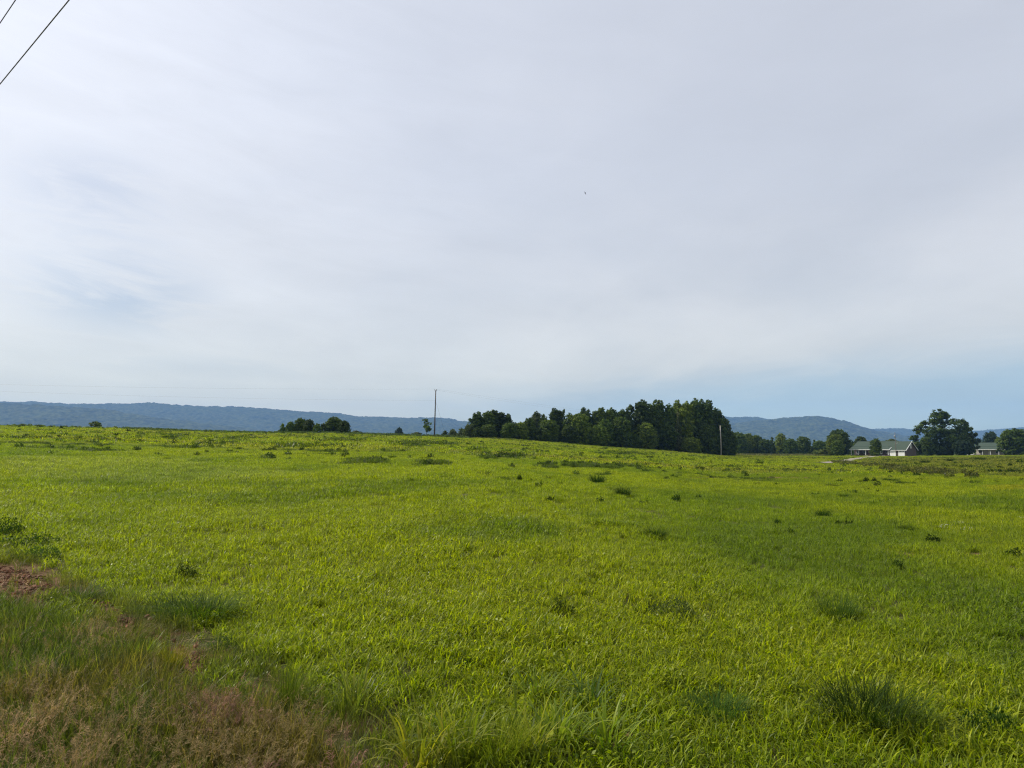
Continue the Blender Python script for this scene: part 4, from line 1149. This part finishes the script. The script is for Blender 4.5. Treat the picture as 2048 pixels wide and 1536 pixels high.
X, Y, z = spot(1791.5, 300); H = ztop(865, Y) - z
root = tag(empty('utility_pole', (X, Y, z)), 'thin utility pole with a transformer in front of the garage doors', 'utility pole', 'utility poles')
MB().tube([(0.1, 0, -0.6), (0.05, 0, H * .5), (-0.05, 0, H)], [0.15, 0.13, 0.09], 10).build('pole', M['pole_wood'], root, True)
MB().tube([(-.32, -.1, H - 2.0), (-.32, -.1, H - 1.1)], 0.22, 12).build('transformer', M['steel'], root, True)
MB().tube([(-.05, 0, H), (-.05, 0, H + .12), (-.05, 0, H + .22)], [.04, .07, .03], 8).build('insulator', M['ceramic'], root)
m = MB(); m.tube([(0, -.05, H * .52), (0.5, -.5, H * .57)], 0.03, 6); m.box(.42, .7, -.62, -.38, H * .55, H * .59)
m.build('yard_lamp', M['steel'], root)

def ray_at_z(px, py, zz):
    den = F * CP - (768 - py) * SP
    kx = (px - 1024) / den; kz = (F * SP + (768 - py) * CP) / den
    Y = (zz - EYE) / kz
    return Vector((Y * kx, Y, zz))
def cable(a, b, ext, r, label, sag=0.0):
    d = (b - a).normalized(); p0 = a - d * ext; p1 = b + d * ext
    pts = []
    for i in range(25):
        t_ = i / 24; p = p0.lerp(p1, t_); p.z -= sag * 4 * t_ * (1 - t_)
        pts.append(p)
    o = MB().tube(pts, r, 8).build('overhead_wire', M['wire'], None, True)
    tag(o, label, 'wire', 'overhead wires')
cable(ray_at_z(138, 0, 8.0), ray_at_z(0, 168, 8.0), 22, 0.0085, 'thick dark wire crossing the upper left corner, the lower and longer one')
cable(ray_at_z(31, 0, 8.6), ray_at_z(0, 46, 8.6), 22, 0.0075, 'short dark wire cutting the very upper left corner, the higher one')
def span(a, b, sag, label, r=0.006):
    pts = []
    for i in range(33):
        t_ = i / 32; p = a.lerp(b, t_); p.z -= sag * 4 * t_ * (1 - t_); pts.append(p)
    tag(MB().tube(pts, r, 5).build('overhead_wire', M['wire'], None, True), label, 'wire', 'overhead wires')
topL = pt + Vector((-.1, 0, pH + .4)); topR = pt + Vector((.34, 0, pH + .4))
span(topL, Vector((-125 * 1.05, 165, ztop(764, 165))), 0.5, 'faint upper wire running left from the tall pole above the ridge')
span(pt + Vector((0.05, 0, pH - 2.4)), Vector((-125 * 1.05, 165, ztop(776, 165))), 0.6, 'faint lower wire running left from the tall pole above the ridge')
span(topR, Vector((spot(1791.5, 300)[0], 300, ztop(865, 300) + .2)), 3.0, 'faint wire running right from the tall pole toward the houses', 0.006)
span(topR + Vector((.05, 0, -.3)), Vector((spot(1442, 261)[0], 261, ztop(851, 261) + .2)), 1.2, 'faint wire running right from the tall pole to the pale pole', 0.006)

# ------------------------------------------------------------------ bird
def bird():
    Yb = 90.0
    c0 = Vector((Yb * (1170.5 - 1024) / (F * CP - (768 - 386) * SP), Yb, EYE + Yb * (F * SP + (768 - 386) * CP) / (F * CP - (768 - 386) * SP)))
    m = MB()
    m.tube([(0, -.13, 0), (0, -.1, .005), (0, -.03, 0), (0, .06, 0), (0, .13, .01), (0, .2, .01)], [.004, .02, .036, .032, .018, .028], 8)
    bm_v = m
    for s in (-1, 1):
        prof = [(0.02, -.05, .07, .01), (0.1, -.06, .05, .035), (0.2, -.04, .05, .03), (0.3, .0, .055, .0), (.35, .04, .06, -.02)]
        n = len(m.v)
        for (x, y0, y1, zz) in prof:
            m.v += [(s * x, y0, zz), (s * x, y1, zz), (s * x, (y0 + y1) / 2, zz + .008)]
        for i in range(len(prof) - 1):
            a = n + 3 * i
            m.f += [(a, a + 3, a + 5, a + 2), (a + 2, a + 5, a + 4, a + 1), (a, a + 1, a + 4, a + 3)]
    o = m.build('bird', M['bird'])
    o.location = c0; o.rotation_euler = (math.radians(8), math.radians(28), math.radians(62))
    o.scale = (.75, .75, .75)
    tag(o, 'tiny dark bird flying alone in the sky above the grove', 'bird')
bird()

# ------------------------------------------------------------------ houses
def place_local(px_right, Y_right, theta, lx, ly):
    """origin so that local (lx,ly) lands at the given pixel column and depth, turned by -theta"""
    X = Y_right * (px_right - 1024) / 1485.7
    c_, s_ = math.cos(-theta), math.sin(-theta)
    return X - (c_ * lx - s_ * ly), Y_right - (s_ * lx + c_ * ly), -theta

def window(root, x0, x1, z0, z1, y, face='y', mull=1):
    if face == 'y':
        f_ = MB().box(x0 - .08, x1 + .08, y - .06, y - .004, z0 - .08, z1 + .08).build('window', M['white'], root)
        for i in range(mull + 1):
            a = x0 + (x1 - x0) * i / (mull + 1) + .03; b = x0 + (x1 - x0) * (i + 1) / (mull + 1) - .03
            MB().box(a, b, y - .075, y - .058, z0 + .02, z1 - .02).build('pane', M['glass'], f_)
    return f_

def brick_house():
    x0, y0, rz = place_local(1811.0, 313, math.radians(55.5), 24.5, 0.3)
    z = min(hz(x0, y0), hz(x0 + 16, y0 - 18)) - 0.05
    z = ztop(911.6, 313)
    r = tag(empty('brick_house', (x0, y0, z), rz), 'long low brick house with green roof, front porch and double garage', 'house', 'country houses')
    # main body, porch recessed 2.4 m
    MB().box(0.4, 17.4, 2.4, 10.0, -0.8, 2.9).build('wall', M['brick'], r)
    w = MB().box(17.42, 24.5, 0.3, 9.0, -0.8, 2.55)
    # gable triangle at the right end
    w.poly([(24.5, 0.3, 2.55), (24.5, 9.0, 2.55), (24.5, 4.65, 5.95)]); w.poly([(17.42, 0.3, 2.55), (17.42, 4.65, 5.95), (17.42, 9.0, 2.55)])
    w.build('garage_wall', M['brick'], r)
    MB().box(0.1, 17.38, 0.0, 2.38, -0.8, 0.28).build('porch_floor', M['brick'], r)
    MB().box(6.3, 8.0, -0.55, -0.01, -0.6, 0.1).build('porch_step', M['concrete'], r)
    # roofs
    rf = MB(); rf.slab([(0.0, 2.2, 4.02), (18.6, 2.2, 4.02), (18.6, 6.2, 6.35), (0.0, 6.2, 6.35)], .16)
    rf.slab([(0.0, 6.2, 6.35), (18.6, 6.2, 6.35), (18.6, 10.5, 2.75), (0.0, 10.5, 2.75)], .16)
    roof = rf.build('roof', M['roof'], r)
    MB().box(0.0, 18.6, 6.1, 6.3, 6.36, 6.43).build('ridge_cap', M['roof'], roof)
    g = MB(); g.poly([(0.42, 2.5, 2.9), (0.42, 6.2, 6.18), (0.42, 9.9, 2.9)]); g.poly([(0.45, 2.5, 2.9), (0.45, 9.9, 2.9), (0.45, 6.2, 6.18)])
    g.build('gable_wall', M['brick'], r)
    pr = MB().slab([(-0.3, -0.45, 2.66), (17.9, -0.45, 2.66), (17.9, 2.25, 3.98), (-0.3, 2.25, 3.98)], .12).build('porch_roof', M['roof'], r)
    MB().box(-0.3, 17.9, -0.50, -0.455, 2.42, 2.66).build('fascia', M['white'], r)
    MB().slab([(17.905, -0.5, 2.72), (18.05, -0.5, 2.72), (18.05, 2.2, 4.04), (17.905, 2.2, 4.04)], .26).build('rake_trim', M['white'], r)
    gr = MB(); gr.slab([(17.0, -0.2, 2.42), (25.0, -0.2, 2.42), (25.0, 4.65, 6.15), (17.0, 4.65, 6.15)], .14)
    gr.slab([(17.0, 4.65, 6.15), (25.0, 4.65, 6.15), (25.0, 9.5, 2.42), (17.0, 9.5, 2.42)], .14)
    gr.build('garage_roof', M['roof'], r)
    MB().slab([(25.005, -0.25, 2.4), (25.14, -0.25, 2.4), (25.14, 4.65, 6.17), (25.005, 4.65, 6.17)], .22).build('rake_trim', M['white'], r)
    MB().slab([(25.005, 4.652, 6.17), (25.14, 4.652, 6.17), (25.14, 9.55, 2.4), (25.005, 9.55, 2.4)], .22).build('rake_trim', M['white'], r)
    MB().box(18.1, 25.0, -0.27, -0.21, 2.2, 2.40).build('fascia', M['white'], r)
    # garage doors
    for (a, b) in ((17.75, 20.35), (21.35, 24.1)):
        d = MB().box(a, b, 0.21, 0.296, -0.1, 2.1)
        for k in range(1, 4): d.box(a + .02, b - .02, 0.195, 0.209, 0.55 * k - .13, 0.55 * k - .1)
        d = d.build('garage_door', M['white'], r)
        if a > 20:
            for k in range(4):
                q = a + .25 + k * .6
                MB().box(q, q + .42, 0.19, 0.208, 1.66, 1.9).build('pane', M['glass'], d)
    # gable louvre window
    f_ = MB().box(24.503, 24.58, 4.15, 5.15, 3.15, 5.0).build('gable_window', M['white'], r)
    MB().box(24.581, 24.6, 4.4, 4.9, 3.4, 4.75).build('pane', M['glass'], f_)
    # porch posts and rail beam
    for x in (0.25, 3.6, 7.0, 10.5, 13.9, 17.1):
        p = MB(); p.box(x - .1, x + .1, -.02 + .1, .3, 0.28, 2.45); p.box(x - .15, x + .15, .03, .35, 0.28, .42); p.box(x - .15, x + .15, .03, .35, 2.3, 2.44)
        p.build('porch_post', M['white'], r)
    for (a, b) in ((1.6, 2.9), (4.6, 5.9), (8.6, 10.0), (12.0, 13.4), (15.0, 16.2)):
        window(r, a, b, 0.95, 2.3, 2.4)
    d = MB().box(6.8, 7.8, 2.3, 2.396, 0.28, 2.4).build('front_door', M['door'], r)
    MB().box(7.62, 7.7, 2.24, 2.299, 1.2, 1.32).build('handle', M['steel'], d)
    ch = MB().box(9.4, 10.3, 7.0, 7.7, 5.0, 6.0); 
    return r
brick_house()

def cream_house():
    x0, y0, rz = place_local(1946.5, 352, math.radians(58), 0.2, 0)
    z = ztop(910.3, 348)
    r = tag(empty('cream_house', (x0, y0, z), rz), 'small cream house with green roof and porch at the right edge', 'house', 'country houses')
    MB().box(0.4, 15.6, 2.2, 9.2, -0.8, 2.95).build('wall', M['cream'], r)
    MB().box(0.1, 15.9, 0.0, 2.18, -0.8, 0.25).build('porch_floor', M['brick'], r)
    MB().box(-3.0, 0.05, 0.4, 3.0, -0.6, 0.28).build('side_deck', M['white'], r)
    rf = MB(); rf.slab([(0.0, 2.0, 4.05), (16.0, 2.0, 4.05), (16.0, 5.7, 5.9), (0.0, 5.7, 5.9)], .16)
    rf.slab([(0.0, 5.7, 5.9), (16.0, 5.7, 5.9), (16.0, 9.7, 2.8), (0.0, 9.7, 2.8)], .16)
    rf.build('roof', M['roof'], r)
    g = MB(); 
    for x in (0.42, 15.58):
        g.poly([(x, 2.3, 2.95), (x, 5.7, 5.72), (x, 9.1, 2.95)])
    g.build('gable_wall', M['cream'], r)
    MB().slab([(-0.3, -0.45, 2.72), (16.3, -0.45, 2.72), (16.3, 2.05, 4.0), (-0.3, 2.05, 4.0)], .12).build('porch_roof', M['roof'], r)
    MB().box(-0.3, 16.3, -0.5, -0.455, 2.5, 2.71).build('fascia', M['white'], r)
    for x in (0.3, 4.1, 7.6, 11.2, 15.6):
        p = MB(); p.box(x - .1, x + .1, .08, .3, 0.25, 2.5); p.box(x - .15, x + .15, .03, .35, 0.25, .4)
        p.build('porch_post', M['white'], r)
    for (a, b) in ((1.6, 3.2), (9.0, 10.6), (12.4, 14.0)):
        window(r, a, b, 1.0, 2.3, 2.2)
    d = MB().box(5.8, 6.8, 2.1, 2.196, 0.25, 2.4).build('front_door', M['white'], r)
    MB().box(6.62, 6.7, 2.04, 2.099, 1.15, 1.28).build('handle', M['steel'], d)
    return r
cream_house()

# ------------------------------------------------------------------ light, sky, air, camera
AZ = math.radians(-64); EL = math.radians(42)
sv = Vector((math.sin(AZ) * math.cos(EL), math.cos(AZ) * math.cos(EL), math.sin(EL)))
ld = bpy.data.lights.new('sun', 'SUN'); ld.energy = 4.8; ld.angle = math.radians(0.6); ld.color = (1.0, 0.94, 0.84)
lo = bpy.data.objects.new('sun', ld); COL.objects.link(lo); lo.location = (0, 0, 60)
lo.rotation_euler = sv.to_track_quat('Z', 'Y').to_euler()

def world():
    w = bpy.data.worlds.new('World'); SC.world = w; w.use_nodes = True
    nt = w.node_tree; N = nt.nodes; N.clear()
    out = N.new('ShaderNodeOutputWorld'); bg = N.new('ShaderNodeBackground')
    STR = 0.1
    bg.inputs['Strength'].default_value = STR
    sky = N.new('ShaderNodeTexSky'); sky.sky_type = 'NISHITA'; sky.sun_disc = False
    sky.sun_elevation = EL; sky.sun_rotation = AZ; sky.air_density = 1.0; sky.dust_density = 2.0; sky.ozone_density = 1.5
    def link_(a, b): nt.links.new(a, b)
    def val(s, v):
        if isinstance(v, bpy.types.NodeSocket): link_(v, s)
        else: s.default_value = v
    def mth(op, a, b=0.0, c_=None, clamp=False):
        n = N.new('ShaderNodeMath'); n.operation = op; n.use_clamp = clamp
        val(n.inputs[0], a); val(n.inputs[1], b)
        if c_ is not None: val(n.inputs[2], c_)
        return n.outputs[0]
    def mr(v, a, b, c_=0.0, d=1.0, smooth=True):
        n = N.new('ShaderNodeMapRange'); n.clamp = True
        if smooth: n.interpolation_type = 'SMOOTHSTEP'
        val(n.inputs[0], v); n.inputs[1].default_value = a; n.inputs[2].default_value = b; n.inputs[3].default_value = c_; n.inputs[4].default_value = d
        return n.outputs[0]
    def mixc(f_, a, b):
        n = N.new('ShaderNodeMix'); n.data_type = 'RGBA'; val(n.inputs[0], f_); val(n.inputs[6], a); val(n.inputs[7], b); return n.outputs[2]
    tc = N.new('ShaderNodeTexCoord'); d = tc.outputs['Generated']
    sx = N.new('ShaderNodeSeparateXYZ'); link_(d, sx.inputs[0]); x, y, z = sx.outputs
    az = mth('ARCTAN2', x, y); el = mth('ARCSINE', z)
    zc = mth('ADD', mth('MAXIMUM', z, 0.0), 0.12)
    cv = N.new('ShaderNodeCombineXYZ'); val(cv.inputs[0], mth('DIVIDE', x, zc)); val(cv.inputs[1], mth('MULTIPLY', mth('DIVIDE', y, zc), 0.75)); cv.inputs[2].default_value = 3.7
    def noise(scale, det, rough, dist=0.0, off=(0, 0, 0)):
        mp = N.new('ShaderNodeMapping'); link_(cv.outputs[0], mp.inputs[0]); mp.inputs['Location'].default_value = off; mp.inputs['Rotation'].default_value = (0, 0, 0.5)
        n = N.new('ShaderNodeTexNoise'); link_(mp.outputs[0], n.inputs['Vector']); n.inputs['Scale'].default_value = scale; n.inputs['Detail'].default_value = det
        n.inputs['Roughness'].default_value = rough; n.inputs['Distortion'].default_value = dist
        return n.outputs['Fac']
    n1 = noise(0.45, 6, 0.5, 0.6); n2 = noise(1.5, 7, 0.55, 0.8, (4, 2, 0)); n3 = noise(0.9, 5, 0.5, 0.3, (9, 7, 1))
    # clearer band low on the right, a few thin gaps on the left
    elw = mth('ADD', el, mth('MULTIPLY', mth('SUBTRACT', n2, 0.5), 0.05))
    edge = mth('SUBTRACT', elw, mth('MULTIPLY', az, 0.07))
    clear_r = mth('MULTIPLY', mr(edge, 0.105, 0.035), mr(az, -0.35, 0.25))
    def gap(a0, e0, sa, se, k):
        da = mth('DIVIDE', mth('SUBTRACT', az, a0), sa); de = mth('DIVIDE', mth('SUBTRACT', el, e0), se)
        g_ = mth('POWER', 2.718, mth('MULTIPLY', mth('ADD', mth('MULTIPLY', da, da), mth('MULTIPLY', de, de)), -1.0))
        return mth('MULTIPLY', g_, k)
    gaps = mth('ADD', gap(-0.50, 0.185, 0.10, 0.05, 1.0), mth('ADD', gap(-0.53, 0.30, 0.09, 0.05, 0.6), gap(-0.38, 0.10, 0.2, 0.018, 0.45)))
    sv_ = N.new('ShaderNodeCombineXYZ'); val(sv_.inputs[0], mth('MULTIPLY', az, 5.0)); val(sv_.inputs[1], mth('ADD', mth('MULTIPLY', el, 22.0), mth('MULTIPLY', az, 3.0)))
    ns = N.new('ShaderNodeTexNoise'); link_(sv_.outputs[0], ns.inputs['Vector']); ns.inputs['Scale'].default_value = 1.0; ns.inputs['Detail'].default_value = 7; ns.inputs['Roughness'].default_value = 0.6; ns.inputs['Distortion'].default_value = 0.5
    wisp = ns.outputs['Fac']
    gaps = mth('MULTIPLY', gaps, mr(wisp, 0.34, 0.58, 0.1, 0.8))
    thin = mr(n1, 0.35, 0.7, 0.22, 0.0)
    clear = mth('MAXIMUM', gaps, thin, clamp=True)
    cover = mth('SUBTRACT', 1.0, clear)
    # veil brightness: brighter toward the sun
    dot = N.new('ShaderNodeVectorMath'); dot.operation = 'DOT_PRODUCT'; link_(d, dot.inputs[0]); dot.inputs[1].default_value = sv
    c_ = mth('MAXIMUM', dot.outputs['Value'], 0.0)
    glow = mth('ADD', mth('MULTIPLY', mth('POWER', c_, 3.0), 0.34), mth('MULTIPLY', mth('POWER', c_, 60.0), 0.6))
    tex = mth('ADD', mth('MULTIPLY', mth('SUBTRACT', n3, 0.5), 0.16), mth('ADD', mth('MULTIPLY', mth('SUBTRACT', n2, 0.5), 0.10), mth('MULTIPLY', mth('SUBTRACT', wisp, 0.5), mr(az, 0.3, -0.5, 0.04, 0.20))))
    low = mth('POWER', 2.718, mth('MULTIPLY', mth('ABSOLUTE', el), -9.0))
    lum = mth('ADD', mth('ADD', 0.75, glow), mth('ADD', tex, mth('MULTIPLY', low, 0.34)))
    cc = N.new('ShaderNodeCombineColor'); 
    def chan(i, base, lo_, thin_):
        val(cc.inputs[i], mth('MULTIPLY', mth('MULTIPLY', lum, mth('ADD', base, mth('MULTIPLY', low, lo_))), mth('SUBTRACT', 1.0, mth('MULTIPLY', clear_r, thin_))))
    chan(0, 9.75, 1.2, 0.36); chan(1, 10.05, 0.2, 0.20); chan(2, 10.95, -5.0, 0.05)
    colr = mixc(cover, sky.outputs[0], cc.outputs[0])
    link_(colr, bg.inputs['Color']); link_(bg.outputs[0], out.inputs['Surface'])
world()

# the air between here and the ridges
HAZE = True
if HAZE:
    t = NT('haze_air')
    v = t.n('ShaderNodeVolumePrincipled', {'Color': (0.27, 0.53, 1.0, 1), 'Density': 0.85e-4, 'Anisotropy': 0.0})
    t.t.links.new(v.outputs[0], t.out.inputs['Volume'])
    o = MB().box(-9800, 9800, -320, 9300, -13, 560).build('haze', t.m)
    tag(o, 'thin blue haze filling the air over the valley', None, None, 'stuff')

cam = bpy.data.cameras.new('camera'); co = bpy.data.objects.new('camera', cam); COL.objects.link(co)
co.location = (0, 0, EYE); co.rotation_euler = (PI / 2 + PITCH, 0, 0)
cam.sensor_fit = 'HORIZONTAL'; cam.sensor_width = 36.0; cam.lens = 36.0 * F / 2048.0
cam.clip_start = 0.05; cam.clip_end = 30000
SC.camera = co
SC.render.engine = 'CYCLES'
SC.view_settings.view_transform = 'Standard'; SC.view_settings.look = 'None'; SC.view_settings.exposure = 0.0; SC.view_settings.gamma = 1.0
SC.cycles.use_denoising = True
SC.cycles.denoiser = 'OPENIMAGEDENOISE'
SC.cycles.denoising_prefilter = 'NONE'
SC.cycles.use_adaptive_sampling = False
SC.cycles.filter_width = 1.2
SC.cycles.max_bounces = 6; SC.cycles.diffuse_bounces = 3; SC.cycles.glossy_bounces = 2; SC.cycles.transmission_bounces = 4; SC.cycles.volume_bounces = 0; SC.cycles.transparent_max_bounces = 8
